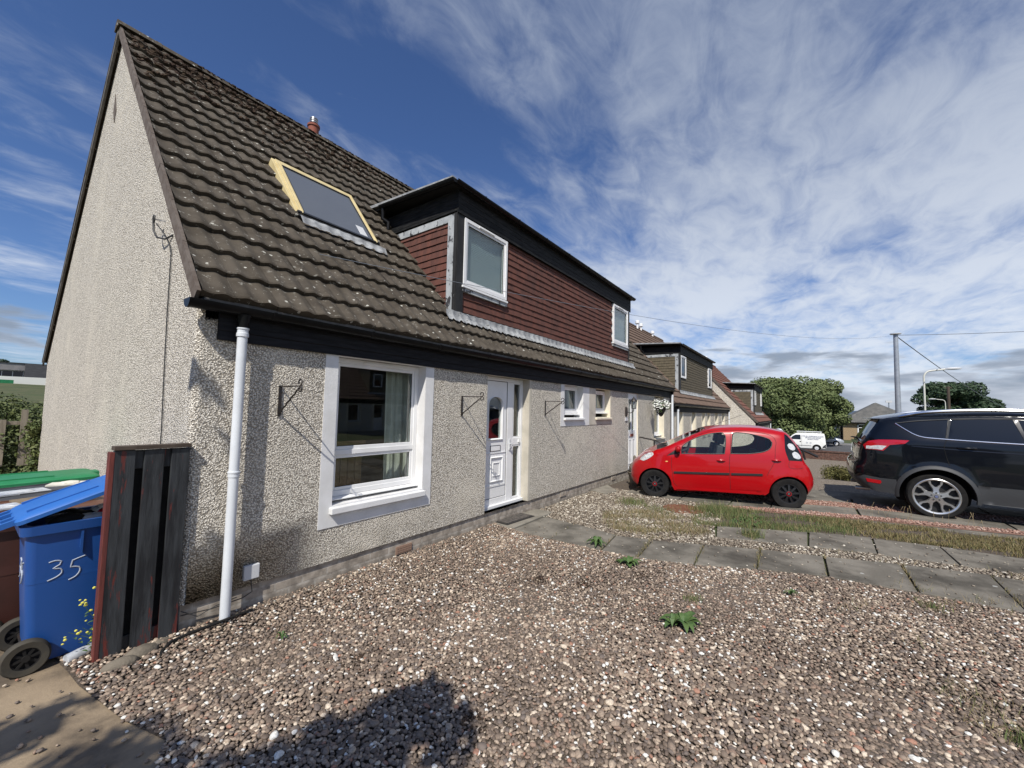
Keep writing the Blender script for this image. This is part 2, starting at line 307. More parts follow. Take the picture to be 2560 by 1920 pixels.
# ------------------------------------------------------------------ geometry helpers
class MB:
    def __init__(s): s.v = []; s.f = []; s.a = []
    def add(s, vs, fs):
        o = len(s.v); s.v += [tuple(p) for p in vs]; s.f += [tuple(i+o for i in f) for f in fs]; return s
    def box(s, x0, x1, y0, y1, z0, z1, m=None):
        vs = [(x, y, z) for z in (z0, z1) for y in (y0, y1) for x in (x0, x1)]
        if m is not None: vs = [m @ Vector(p) for p in vs]
        return s.add(vs, [(0, 2, 3, 1), (4, 5, 7, 6), (0, 1, 5, 4), (2, 6, 7, 3), (0, 4, 6, 2), (1, 3, 7, 5)])
    def bar(s, p0, p1, w, h=None, upv=(0, 0, 1)):
        """rectangular bar between two points"""
        h = h or w; p0 = Vector(p0); p1 = Vector(p1); d = (p1-p0).normalized(); a = d.cross(Vector(upv))
        if a.length < 1e-4: a = d.cross(Vector((1, 0, 0)))
        a.normalize(); b = a.cross(d)
        vs = [p+a*w/2*i+b*h/2*j for p in (p0, p1) for i, j in ((-1, -1), (1, -1), (1, 1), (-1, 1))]
        return s.add(vs, [(0, 1, 2, 3), (7, 6, 5, 4), (0, 4, 5, 1), (1, 5, 6, 2), (2, 6, 7, 3), (3, 7, 4, 0)])
    def tube(s, path, r, n=10, caps=True):
        path = [Vector(p) for p in path]; k = len(path); rs = r if isinstance(r, (list, tuple)) else [r]*k
        o = len(s.v); ref = None
        for i, p in enumerate(path):
            d = (path[min(i+1, k-1)]-path[max(i-1, 0)]).normalized()
            if ref is None: ref = d.orthogonal().normalized()
            ref = (ref-d*ref.dot(d)).normalized(); b = d.cross(ref)
            for j in range(n):
                a = 2*math.pi*j/n; s.v.append(tuple(p+(ref*math.cos(a)+b*math.sin(a))*rs[i]))
        for i in range(k-1):
            for j in range(n): s.f.append((o+i*n+j, o+i*n+(j+1) % n, o+(i+1)*n+(j+1) % n, o+(i+1)*n+j))
        if caps: s.f.append(tuple(o+j for j in range(n-1, -1, -1))); s.f.append(tuple(o+(k-1)*n+j for j in range(n)))
        return s
    def lathe(s, prof, c=(0, 0, 0), axis='z', n=24):
        """profile of (radius, height)"""
        o = len(s.v)
        for r, h in prof:
            for j in range(n):
                a = 2*math.pi*j/n; x, y = r*math.cos(a), r*math.sin(a)
                p = {'z': (x, y, h), 'y': (x, h, y), 'x': (h, x, y)}[axis]
                s.v.append((p[0]+c[0], p[1]+c[1], p[2]+c[2]))
        for i in range(len(prof)-1):
            for j in range(n): s.f.append((o+i*n+j, o+i*n+(j+1) % n, o+(i+1)*n+(j+1) % n, o+(i+1)*n+j))
        return s
    def prism(s, poly, d0, d1, axis='y'):
        """polygon extruded along an axis"""
        k = len(poly); mp = {'y': lambda a, b, d: (a, d, b), 'x': lambda a, b, d: (d, a, b), 'z': lambda a, b, d: (a, b, d)}[axis]
        vs = [mp(a, b, d) for d in (d0, d1) for a, b in poly]
        return s.add(vs, [tuple(range(k)), tuple(range(2*k-1, k-1, -1))]+[(i, (i+1) % k, k+(i+1) % k, k+i) for i in range(k)])
    def blob(s, c, r, sc=(1, 1, 1), seed=0, lv=2, amp=.12):
        bm = bmesh.new(); bmesh.ops.create_icosphere(bm, subdivisions=lv, radius=1)
        rnd = random.Random(seed); o = len(s.v); ph = [rnd.uniform(0, 6) for _ in range(6)]
        for v in bm.verts:
            p = v.co; k = 1+amp*(math.sin(p.x*3+ph[0])+math.sin(p.y*4+ph[1])+math.sin(p.z*3.5+ph[2])+.6*math.sin(p.x*7+p.y*6+ph[3]))/2
            s.v.append((c[0]+p.x*k*r*sc[0], c[1]+p.y*k*r*sc[1], c[2]+p.z*k*r*sc[2]))
        bm.verts.index_update()
        for f in bm.faces: s.f.append(tuple(o+v.index for v in f.verts))
        bm.free(); return s
    def build(s, name, mat, parent=None, smooth=False, bevel=0., ang=40., weld=False):
        me = bpy.data.meshes.new(name); me.from_pydata(s.v, [], s.f)
        o = bpy.data.objects.new(name, me); S.collection.objects.link(o)
        me.materials.append(MAT[mat]); 
        bm = bmesh.new(); bm.from_mesh(me)
        if weld: bmesh.ops.remove_doubles(bm, verts=bm.verts, dist=1e-4)
        bmesh.ops.recalc_face_normals(bm, faces=bm.faces)
        bm.to_mesh(me); bm.free()
        if s.a and not weld:
            at = me.attributes.new('rnd', 'FLOAT', 'POINT'); at.data.foreach_set('value', np.array(s.a, dtype=np.float32))
        if smooth:
            me.polygons.foreach_set('use_smooth', [True]*len(me.polygons)); me.set_sharp_from_angle(angle=R_(ang))
        if bevel:
            b = o.modifiers.new('bevel', 'BEVEL'); b.width = bevel; b.segments = 2; b.limit_method = 'ANGLE'; b.angle_limit = R_(50)
        if parent is not None: o.parent = parent
        return o
def tag(o, label=None, cat=None, group=None, kind=None):
    for k, v in (('label', label), ('category', cat), ('group', group), ('kind', kind)):
        if v: o[k] = v
    return o
def empty(name, loc=(0, 0, 0), rz=0., parent=None):
    o = bpy.data.objects.new(name, None); S.collection.objects.link(o); o.location = loc; o.rotation_euler = (0, 0, rz); o.empty_display_size = .2
    if parent is not None: o.parent = parent
    return o
def copy_tree(o, parent=None):
    c = o.copy(); S.collection.objects.link(c)
    if parent is not None: c.parent = parent
    for ch in [x for x in bpy.data.objects if x.parent == o]: copy_tree(ch, c)
    return c
def np_mesh(name, V, F, mat, rnd=None, smooth=False):
    me = bpy.data.meshes.new(name); n = len(V); k = F.shape[1]
    me.vertices.add(n); me.vertices.foreach_set('co', V.astype(np.float32).ravel())
    me.loops.add(F.size); me.loops.foreach_set('vertex_index', F.astype(np.int32).ravel())
    me.polygons.add(len(F)); me.polygons.foreach_set('loop_start', np.arange(0, F.size, k, dtype=np.int32))
    try: me.polygons.foreach_set('loop_total', np.full(len(F), k, dtype=np.int32))
    except Exception: pass
    if rnd is not None:
        at = me.attributes.new('rnd', 'FLOAT', 'POINT'); at.data.foreach_set('value', rnd.astype(np.float32))
    me.update(calc_edges=True); me.validate()
    if smooth: me.polygons.foreach_set('use_smooth', np.ones(len(F), dtype=bool))
    me.materials.append(MAT[mat]); o = bpy.data.objects.new(name, me); S.collection.objects.link(o); return o
# ------------------------------------------------------------------ terrain
XS = [(-400, 0), (12, 0), (14, -.2), (16, -.42), (24.5, -.45), (27, -1.1), (37, -1.3), (46, -1.93), (66, -2.05), (90, -2.0), (300, -6), (3000, -20)]
def gz(x, y):
    z = np.interp(x, [a for a, b in XS], [b for a, b in XS])
    if y > 11: z = z+np.interp(y, [11, 16, 80, 110, 400], [0, .2, 3.55, 3.75, 3.])*max(0, 1-max(0, x-5)/60)
    return float(z)
def build_ground():
    xs = sorted(set([-400, -200, -80, -40, -20, -10, -5, -2, 0, 3, 6, 9]+[a for a, b in XS]+list(range(10, 66, 4))+[120, 170, 500, 1000]))
    ys = sorted(set([-1500, -700, -300, -120, -60, -30, -20, -14, -10, -8, -6, -4, -2, 0, 2, 4, 6, 8, 10, 11, 13, 16, 24, 32, 40, 50, 60, 70, 80, 95, 110, 160, 250, 400, 900, 1500]))
    m = MB(); m.v = [(x, y, gz(x, y)-.012) for y in ys for x in xs]; k = len(xs)
    m.f = [(j*k+i, j*k+i+1, (j+1)*k+i+1, (j+1)*k+i) for j in range(len(ys)-1) for i in range(k-1)]
    tag(m.build('ground', 'grass_ground'), kind='structure')
build_ground()
def sheet(name, poly, z, mat, kind='structure', thick=None, drape=False):
    m = MB()
    if thick: m.prism(poly, z-thick, z, 'z')
    else: m.add([(x, y, (gz(x, y)+z) if drape else z) for x, y in poly], [tuple(range(len(poly)))])
    return tag(m.build(name, mat), kind=kind)
def strip(name, a, b, z, mat, drape=True, n=24):
    """sheet between two polylines resampled to n"""
    def rs(p, n):
        p = np.array(p, float); d = np.r_[0, np.cumsum(np.hypot(*np.diff(p, axis=0).T))]; t = np.linspace(0, d[-1], n)
        return np.c_[np.interp(t, d, p[:, 0]), np.interp(t, d, p[:, 1])]
    A, B = rs(a, n), rs(b, n); m = MB()
    m.v = [(x, y, gz(x, y)+z) for x, y in A]+[(x, y, gz(x, y)+z) for x, y in B]
    m.f = [(i, i+1, n+i+1, n+i) for i in range(n-1)]
    return tag(m.build(name, mat), kind='structure')
# ------------------------------------------------------------------ yard surfaces
def inpoly(P, poly):
    x, y = P[:, 0], P[:, 1]; c = np.zeros(len(P), bool); n = len(poly)
    for i in range(n):
        x1, y1 = poly[i]; x2, y2 = poly[(i+1) % n]
        k = ((y1 > y) != (y2 > y)) & (x < (x2-x1)*(y-y1)/((y2-y1) or 1e-9)+x1); c ^= k
    return c
PATH_N = [(3.50, -.33), (3.479, -.927), (3.474, -1.6), (3.511, -2.0), (3.732, -2.546), (4.012, -3.093), (4.25, -3.69), (4.33, -4.35), (4.36, -5.01), (4.40, -5.7), (4.45, -6.4), (4.5, -7.1)]
PATH_F = [(4.36, -.33), (4.276, -.876), (4.15, -1.512), (4.269, -1.943), (4.52, -2.499), (4.76, -3.067), (4.95, -3.672), (5.2, -4.342), (5.40, -5.043), (5.5, -5.7), (5.6, -6.4), (5.7, -7.1)]
P2_N = [(4.94, -2.55), (5.28, -3.528), (5.476, -4.19), (5.62, -4.88), (5.75, -5.6), (5.85, -6.3), (5.95, -7.0)]
P2_F = [(5.52, -2.46), (6.049, -3.529), (6.28, -4.21), (6.42, -4.86), (6.45, -5.6), (6.6, -6.3), (6.75, -7.0)]
GR_F = [(6.85, -2.2), (6.95, -2.7), (7.05, -3.2), (7.32, -4.15), (7.46, -5.0), (7.55, -5.85), (7.8, -7.0)]
def slabs(name, A, B, zt, mat, th=.05):
    m = MB()
    for i in range(len(A)-1):
        a0, a1, b1, b0 = A[i], A[i+1], B[i+1], B[i]
        cx = sum(p[0] for p in (a0, a1, b1, b0))/4; cy = sum(p[1] for p in (a0, a1, b1, b0))/4
        q = [(cx+(p[0]-cx)*.982+random.uniform(-.006, .006), cy+(p[1]-cy)*.975+random.uniform(-.006, .006)) for p in (a0, a1, b1, b0)]
        m.prism(q, gz(cx, cy)+zt-th, gz(cx, cy)+zt+random.uniform(-.005, .006), 'z')
    return tag(m.build(name, mat, bevel=.006), kind='structure')
GRAV_A = [(-.62, .62), (-.55, .44), (-.50, .05), (-.48, -.19), (-.39, -.72), (-.30, -1.04), (-.41, -1.3), (-.45, -3), (-.45, -9), (4.6, -9)]+PATH_N[::-1]+[(3.5, -.02), (-.02, -.02), (-.02, .62)]
sheet('gravel_bed', GRAV_A, .006, 'soil')
slabs('path', PATH_N, PATH_F, .022, 'slab')
slabs('path', P2_N, P2_F, .020, 'slab')
m = MB(); m.prism([(3.50, .11), (4.62, .11), (4.63, -.29), (3.49, -.325)], -.05, .028, 'z'); tag(m.build('path', 'slab_clean', bevel=.008), kind='structure')
tag(MB().prism([(6.62, .0), (7.42, -.02), (6.95, -.44), (6.50, -.37)], -.01, .035, 'z').build('flagstone', 'slab_clean', bevel=.006), 'sandy flagstone lying on the gravel against the wall near the red car', 'flagstone')
GRAV_B = [(4.62, -.02), (12.5, -.02), (12.5, -.6), (6.95, -.62), (6.98, -1.4), (6.95, -2.1), (6.80, -2.45), (5.4, -2.45), (4.93, -2.55)]+[(x, y) for x, y in PATH_F[:4]][::-1]+[(4.6, -.3)]
sheet('gravel_bed', GRAV_B, .006, 'soil')
strip('gravel_strip', PATH_F[3:], [(4.6, -2.2)]+P2_N, .007, 'soil')
strip('verge', P2_F, GR_F, .012, 'soil')
# driveway made of slab strips with pink gravel between
SA_N = [(6.93, -.6), (7.02, -1.6), (7.10, -2.4), (7.30, -3.0), (7.75, -4.2), (8.22, -6.0), (8.5, -7.5)]
def off(p, d): return [(x+d, y) for x, y in p]
pm('pink_bed', (.26, .15, .11), 1., (.20, .11, .08), 60., .8, 90., .01)
pm('gravel_far', (.24, .20, .155), 1., (.13, .105, .08), 26., 1., 60., .02, var2=((.40, .36, .30), 33., .6, .66))
strip('driveway', off(GR_F, .02), off(SA_N[2:], -.22), .010, 'slab')
strip('driveway_gravel', [(7.0, -2.35), (7.0, -3.0), (7.45, -4.2), (7.92, -6.0), (8.2, -7.5)], [(7.12, -2.35), (7.36, -3.0), (7.78, -4.2), (8.24, -6.0), (8.5, -7.5)], .016, 'pink_bed')
slabs('driveway', SA_N, off(SA_N, .62), .026, 'slab')
strip('driveway_gravel', off(SA_N, .60), off(SA_N, 1.22), .012, 'pink_bed')
slabs('driveway', off(SA_N, 1.2), off(SA_N, 1.85), .026, 'slab')
strip('driveway', off(SA_N, 1.83), off(SA_N, 2.6), .009, 'slab')
# neighbour's gravel garden, cross street and its verges
m = MB(); xs_ = [9.4, 10.5, 12, 13, 14, 15, 16, 18, 20, 22, 23.3]
m.v = [(x, -.62, gz(x, -1)+.008) for x in xs_]+[(x, -13, gz(x, -1)+.008) for x in xs_]; k = len(xs_); m.f = [(i, i+1, k+i+1, k+i) for i in range(k-1)]
tag(m.build('gravel_bed', 'gravel_far'), kind='structure')
m = MB(); m.prism([(-6, 9.0), (0.0, 9.0), (0.0, .0), (-.30, -.3), (-.25, -9), (-6, -9)], -.06, .003, 'z'); tag(m.build('pavement', 'slab_sandy'), kind='structure')
def xband(name, x0, x1, z, mat):
    m = MB(); ys = [-300, -60, -30, -15, 0, 15, 60, 300]; xs2 = sorted({x0, x1}|{a for a, b in XS if x0 < a < x1})
    m.v = [(x, y, gz(x, 0)+z) for y in ys for x in xs2]; k = len(xs2)
    m.f = [(j*k+i, j*k+i+1, (j+1)*k+i+1, (j+1)*k+i) for j in range(len(ys)-1) for i in range(k-1)]
    tag(m.build(name, mat), kind='structure')
xband('verge', 38.5, 45.5, .012, 'verge_ground')
xband('pavement', 45.5, 47.2, .020, 'pavement')
m = MB(); m.box(47.2, 47.35, -300, 300, -2.05, -1.84); m.box(66.2, 66.35, -300, 300, -2.15, -1.93); tag(m.build('kerb', 'pavement'), kind='structure')
xband('road', 47.35, 66.2, .016, 'asphalt')
xband('pavement', 66.35, 69, .10, 'pavement')
# ------------------------------------------------------------------ pebbles
def ico(lv):
    bm = bmesh.new(); bmesh.ops.create_icosphere(bm, subdivisions=lv, radius=1); V = np.array([v.co[:] for v in bm.verts]); F = np.array([[v.index for v in f.verts] for f in bm.faces]); bm.free(); return V, F
ICO = {1: ico(1), 2: ico(2)}
def stones(name, poly, spacing, r0, r1, mat, lv=1, z=.008, flt=None, flat=.55, big=.05, zf=None, label=None):
    P = np.array(poly); x0, y0 = P.min(0); x1, y1 = P.max(0)
    gx, gy = np.meshgrid(np.arange(x0, x1, spacing), np.arange(y0, y1, spacing)); pts = np.c_[gx.ravel(), gy.ravel()]
    pts += np.random.uniform(-.62, .62, pts.shape)*spacing
    k = inpoly(pts, poly)
    if flt is not None: k &= flt(pts)
    pts = pts[k]; n = len(pts); bv, bf = ICO[lv]; nv = len(bv)
    var = bv[None]*(1+np.random.uniform(-.16, .16, (24, nv, 1))); var = var[np.random.randint(0, 24, n)]
    r = np.random.uniform(r0, r1, n)*np.where(np.random.rand(n) < big, 1.6, 1)
    sc = np.stack([r*np.random.uniform(.95, 1.35, n), r*np.random.uniform(.7, 1.0, n), r*np.random.uniform(flat*.75, flat*1.2, n)], 1)
    V = var*sc[:, None, :]
    a = np.random.uniform(0, 6.28, n); tx = np.random.normal(0, .38, n); c, s = np.cos(tx)[:, None], np.sin(tx)[:, None]
    y, zz = V[..., 1]*c-V[..., 2]*s, V[..., 1]*s+V[..., 2]*c
    c, s = np.cos(a)[:, None], np.sin(a)[:, None]
    X = V[..., 0]*c-y*s+pts[:, 0:1]; Y = V[..., 0]*s+y*c+pts[:, 1:2]
    zb = z+np.random.uniform(-.3, .75, n)*r*.8
    if zf is not None: zb = zb+zf(pts)
    Z = zz+zb[:, None]
    V = np.stack([X, Y, Z], -1).reshape(-1, 3); F = (bf[None]+(np.arange(n)*nv)[:, None, None]).reshape(-1, 3)
    o = np_mesh(name, V, F, mat, np.repeat(np.random.rand(n)**(1.15+.55*np.sin(pts[:, 0]*3.1+np.sin(pts[:, 1]*2.3)*2)*np.sin(pts[:, 1]*4.3+1)), nv), True)
    tag(o, label, 'gravel', kind='stuff'); return o
def near(P):   # inside the view with a margin
    s = (P[:, 0]+.775)*(-3.682)-(P[:, 1]+.654)*2.831; s = -s/math.hypot(3.682, 2.831); return (s > -.55) & (P[:, 1] > -5.6)
def heap(P): return .035*np.exp(-np.abs(P[:, 1])/.25)+.012*np.sin(P[:, 0]*2.1+1)*np.sin(P[:, 1]*2.7)
D1 = lambda P: np.hypot(P[:, 0]+.99, P[:, 1]+3.55)
stones('gravel', GRAV_A, .0165, .0070, .0135, 'pebbles', 2, .014, lambda P: near(P) & (D1(P) < 3.3), zf=heap, label='rounded brown and grey river pebbles covering the front yard')
stones('gravel', GRAV_A, .0180, .0080, .0140, 'pebbles', 1, .014, lambda P: near(P) & (D1(P) >= 3.3), zf=heap, label='rounded brown and grey pebbles between the house wall and the slab path')
stones('gravel', GRAV_B, .026, .011, .018, 'pale_chips', 1, .012, lambda P: (P[:, 0] < 7.2) & (P[:, 1] < -.44*(P[:, 0] > 6.3)*(P[:, 0] < 7.3)*0), label='pale gravel beside the front door slab')
GS = [(4.35, -2.1)]+PATH_F[4:]+P2_N[::-1]+[(5.0, -2.4)]
stones('gravel', GS, .026, .010, .016, 'pale_chips', 1, .012, label='pale gravel strip between the two rows of slabs')
stones('gravel', [(7.02, -2.35), (7.36, -3.0), (7.76, -4.2), (8.22, -6.0), (8.0, -6.0), (7.5, -4.2), (7.08, -3.0), (6.85, -2.35)], .024, .010, .016, 'pink_chips', 1, .022, label='pink stone chippings along the edge of the driveway')
stones('gravel', off(SA_N, .63)+off(SA_N, 1.19)[::-1], .028, .010, .016, 'pink_chips', 1, .018, label='pink stone chippings between the wheel tracks of the driveway')
# stray stones on the sandy pavement
stones('gravel', [(-.85, .3), (-.45, .5), (-.25, -1.2), (-.45, -1.4), (-.75, -.6)], .11, .006, .013, 'pebbles', 1, .010, label='loose pebbles spilled onto the sandy slabs')
stones('gravel', PATH_N+PATH_F[::-1], .13, .006, .012, 'pale_chips', 1, .030, lambda P: np.random.rand(len(P)) < .55, label='loose pale stones scattered over the near slab path')
stones('gravel', P2_N+P2_F[::-1], .11, .006, .013, 'pale_chips', 1, .028, lambda P: np.random.rand(len(P)) < .6, label='loose pale stones scattered over the far slab row')
# larger edge stones by the plank panel
for i, (x, y, r, sx, sy) in enumerate([(-.31, -.17, .07, 1.25, .7), (-.20, -.12, .075, 1.3, .6), (-.09, -.07, .042, 1.2, .8)]):
    tag(MB().blob((x, y, .03), r, (sx, sy, .62), i, 2, .10).build('stone', 'stone', smooth=True), ['flat brown stone lying at the foot of the plank panel, leftmost of three', 'long grey brown stone at the foot of the plank panel, between two others', 'small round stone at the wall corner beside the plank panel'][i], 'stone', 'stones at the foot of the plank panel')
# ------------------------------------------------------------------ grass and weeds
def blades(name, pts, hmin, hmax, w, mat, lean=.5, label=None, zoff=0.):
    n = len(pts); h = np.random.uniform(hmin, hmax, n); a = np.random.uniform(0, 6.28, n); ln = np.random.uniform(.1, lean, n)*h
    b = np.random.uniform(0, 6.28, n); dx, dy = np.cos(a), np.sin(a); ox, oy = np.cos(b)*ln, np.sin(b)*ln
    z0 = np.array([gz(x, y) for x, y in pts])+zoff; ww = w*np.random.uniform(.6, 1.3, n)
    x, y = pts[:, 0], pts[:, 1]
    V = np.stack([np.stack([x-dx*ww, y-dy*ww, z0], 1), np.stack([x+dx*ww, y+dy*ww, z0], 1),
                  np.stack([x+ox*.4+dx*ww*.7, y+oy*.4+dy*ww*.7, z0+h*.6], 1), np.stack([x+ox*.4-dx*ww*.7, y+oy*.4-dy*ww*.7, z0+h*.6], 1),
                  np.stack([x+ox, y+oy, z0+h], 1)], 1).reshape(-1, 3)
    i = np.arange(n)*5; F = np.concatenate([np.stack([i, i+1, i+2], 1), np.stack([i, i+2, i+3], 1), np.stack([i+3, i+2, i+4], 1)])
    o = np_mesh(name, V, F, mat, np.repeat(np.random.rand(n), 5)); tag(o, label, 'grass', kind='stuff'); return o
def rpts(poly, n, dens=None):
    P = np.array(poly); x0, y0 = P.min(0); x1, y1 = P.max(0); q = np.random.uniform((x0, y0), (x1, y1), (n*4, 2)); q = q[inpoly(q, poly)]
    if dens is not None: q = q[np.random.rand(len(q)) < dens(q)]
    return q[:n]
def clump(q, s=2.3, t=.45, ph=0):
    v = np.sin(q[:, 0]*s*3+ph)*np.sin(q[:, 1]*s*2.3+ph*2)+.6*np.sin(q[:, 0]*s*7+q[:, 1]*s*5+ph); return np.clip(.5+v*.5, .02, 1)
V1 = P2_F[:4]+GR_F[:4][::-1]; V2 = P2_F[2:]+GR_F[2:][::-1]
blades('grass', rpts([(5.35, -2.2), (5.9, -3.3), (6.2, -4.1), (7.1, -4.0), (6.95, -2.9), (6.75, -2.1), (6.3, -1.95)], 6500, lambda q: clump(q, 1.5)), .025, .085, .0035, 'blades_green', .7, 'green grass growing along the slab edge behind the red car', .01)
blades('grass', rpts(V2, 16000, lambda q: clump(q, 1.9)), .02, .065, .0035, 'blades_mixed', .9, 'dry brownish grass strip beside the driveway slabs', .01)
blades('grass', rpts([(4.4, -1.2), (5.2, -.9), (5.9, -1.5), (5.6, -2.4), (4.9, -2.5), (4.35, -2.0)], 4600, lambda q: clump(q, 2.2)**1.6), .02, .08, .003, 'blades_straw', 1.2, 'straw coloured dead grass in the pale gravel', .01)
blades('grass', rpts(GS, 1500, lambda q: clump(q, 2.2)**2*np.clip((-q[:, 1]-3)/2, 0.05, 1)), .02, .06, .003, 'blades_straw', 1.2, 'dry grass growing in the gravel joint between the slab rows', .01)
blades('grass', rpts([(2.2, -4.2), (2.75, -4.05), (2.6, -4.55), (2.0, -4.5)], 260), .02, .07, .0018, 'blades_straw', 1.8, 'straw coloured wisps of dead grass in the pebbles', .02)
blades('grass', rpts([(2.6, -3.4), (4.6, -4.2), (4.6, -5.2), (3.4, -5.0)], 420, lambda q: clump(q, 1.3)**3), .02, .09, .0018, 'blades_straw', 1.8, 'thin dead grass stalks at the edge of the slab path', .02)
j = []
for i in range(1, 9):
    a, b = PATH_N[i], PATH_F[i]; n = [10, 60, 110, 50, 90, 20, 90, 60][i-1]; t = np.random.rand(n, 1); j.append(np.array(a)*(1-t)+np.array(b)*t+np.random.normal(0, .014, (n, 2)))
blades('grass', np.concatenate(j), .015, .055, .0025, 'blades_mixed', 1., 'grass tufts growing in the joints of the slab path', .02)
rr = lambda c, s, n: np.random.normal(0, s, (n, 2))+np.array(c)
tufts = [((6.10, -1.05), .13, 420, .13, 'blades_green', 'round green grass tuft in the pale gravel behind the red car front wheel'), ((5.92, -1.55), .13, 300, .08, 'blades_green', 'low green tuft beside the rusty manhole cover'),
         ((6.35, -2.35), .20, 700, .20, 'blades_green', 'tall green grass tuft at the head of the driveway verge'), ((5.28, -2.93), .06, 260, .17, 'blades_green', 'bright green grass tuft sprouting over the far slab row'),
         ((3.98, -4.37), .05, 90, .07, 'blades_green', 'small green tuft at the edge of the pebbles by the slab path'), ((2.24, -4.42), .05, 120, .08, 'blades_green', 'green grass tuft in the pebbles at the bottom right corner'), ((2.85, -2.72), .03, 60, .06, 'blades_green', 'tiny upright green tuft among the pebbles')]
for c, s, n, h, mt, lb in tufts: tag(blades('grass_tuft', rr(c, s, n), h*.4, h, .003, mt, .8, zoff=.01), lb, 'grass tuft', 'grass tufts', 'thing')
for n, sz, c in ((5, .35, (6.6, -2.7)),):
    pass
m = MB()
for k in range(26):   # seeding grass stalks in front of the dark car
    x, y = (random.uniform(7.7, 8.0), random.uniform(-5.6, -4.0)); h = random.uniform(.12, .26); l = random.uniform(-.05, .05)
    m.tube([(x, y, .01), (x+l*.4, y+l*.5, h*.6), (x+l, y+l*1.4, h)], [.0016, .0013, .004], 4)
tag(m.build('grass', 'blades_straw'), 'thin seeding grass stalks in front of the dark car wheel', 'grass', kind='stuff')
def leaf(m, p, az, L, w, rise, droop=.5, n=6):
    """a pointed blade of a leaf with a folded midrib"""
    o = len(m.v); d = Vector((math.cos(az), math.sin(az), 0)); s = Vector((-d.y, d.x, 0))
    for i in range(n+1):
        t = i/n; c = Vector(p)+d*L*t+Vector((0, 0, rise*(math.sin(t*2.2)-droop*t*t))); ww = w*math.sin(math.pi*min(1, t*.93+.06))**.8
        m.v += [tuple(c-s*ww+Vector((0, 0, ww*.35))), tuple(c), tuple(c+s*ww+Vector((0, 0, ww*.35)))]
    for i in range(n):
        a = o+i*3; m.f += [(a, a+1, a+4, a+3), (a+1, a+2, a+5, a+4)]
def rosette(c, n, L, w, label, seed, rise=.04):
    rnd = random.Random(seed); m = MB()
    for k in range(n): leaf(m, (c[0], c[1], .025), 6.283*k/n+rnd.uniform(-.3, .3), L*rnd.uniform(.55, 1.1), w*rnd.uniform(.7, 1.2), rise*rnd.uniform(.5, 1.4))
    tag(m.build('weed', 'weed_leaf', smooth=True), label, 'weed', 'broad leaved weeds')
rosette((2.36, -2.76), 13, .17, .026, 'largest broad leaved weed growing in the middle of the pebbles', 3, .05)
rosette((2.27, -2.70), 7, .11, .022, 'curly weed growing against the largest broad leaved weed', 9, .07)
rosette((3.25, -2.01), 9, .16, .030, 'broad leaved weed at the near edge of the slab path', 5, .05)
rosette((3.60, -1.50), 16, .14, .017, 'bushy green weed growing over the slab path joint', 6, .09)
rosette((3.50, -3.40), 8, .07, .010, 'small weed beside the fourth slab joint at the pebble edge', 8)
rosette((.42, -.62), 7, .045, .009, 'tiny green weed in the shaded pebbles near the plank panel', 12)
m = MB(); rnd = random.Random(2)
for k in range(70):
    x, y = 5.75+rnd.random()*.75, -2.62-rnd.random()*.35; leaf(m, (x-.05, y, .03), rnd.uniform(0, 6.28), .05, .016, .03)
tag(m.build('weed', 'weed_leaf'), 'low leafy weed patch spreading along the green verge', 'weed', 'broad leaved weeds')
m = MB(); rnd = random.Random(31)
for k in range(15):
    cx, cy = rnd.uniform(.6, 3.9), rnd.uniform(-4.4, -.3); n_ = rnd.randint(20, 60)
    if cy < -1.6-cx*.85: continue
    for q in range(n_): m.blob((cx+rnd.gauss(0, .05), cy+rnd.gauss(0, .035), .024+rnd.uniform(0, .008)), rnd.uniform(.003, .007), (1.6, 1.2, .6), q, 1, .3)
tag(m.build('ground_moss', 'moss'), 'dry red brown moss patches between the pebbles', 'moss', kind='stuff')
m = MB()
for k in range(46):
    x, y = rnd.uniform(-.2, 4.), rnd.uniform(-4.6, -.3); a = rnd.uniform(0, 6.28); L_ = rnd.uniform(.04, .16)
    m.tube([(x, y, .034), (x+math.cos(a)*L_*.5+.006, y+math.sin(a)*L_*.5, .038), (x+math.cos(a)*L_, y+math.sin(a)*L_, .034)], [.0016, .0013, .0008], 4)
tag(m.build('twigs', 'grey_wood'), 'small dry twigs and stalks scattered over the pebbles', 'twigs', kind='stuff')
# yellow flowered weed by the blue bin
m = MB(); rnd = random.Random(4); fl = []
for k in range(9):
    p0 = Vector((-.36+rnd.uniform(-.04, .05), .03, .02)); p2 = p0+Vector((rnd.uniform(-.14, .0), rnd.uniform(.02, .09), rnd.uniform(.15, .46))); p1 = (p0+p2)/2+Vector((.04, 0, .03))
    m.tube([p0, p1, p2], [.0022, .0016, .001], 5); fl.append(p2)
    for q in range(5): leaf(m, p0.lerp(p2, .15+q*.16)+Vector((0, 0, 0)), rnd.uniform(0, 6.28), .035, .009, .01, n=3)
wd = empty('flowering_weed', (0, 0, 0)); tag(wd, 'thin weed with small yellow leaves and flowers in front of the blue bin', 'weed')
m.build('stem', 'weed_leaf', wd)
m = MB()
for p in fl:
    for k in range(3): m.blob((p.x+random.uniform(-.03, .03), p.y-.01, p.z+random.uniform(-.06, .02)), random.uniform(.006, .011), (1, .4, .8), k, 1)
m.build('flower', 'yellow_petal', wd)
man = empty('manhole_cover', (6.28, -1.85, 0)); tag(man, 'round rusty manhole cover set in the gravel beside the red car', 'manhole cover')
MB().lathe([(0, .03), (.27, .03), (.275, .022), (.275, 0)], n=36).build('lid', 'rust', man, True, ang=30)
MB().lathe([(.28, 0), (.28, .026), (.33, .024), (.335, 0)], n=36).build('rim', 'rust', man, True, ang=30)
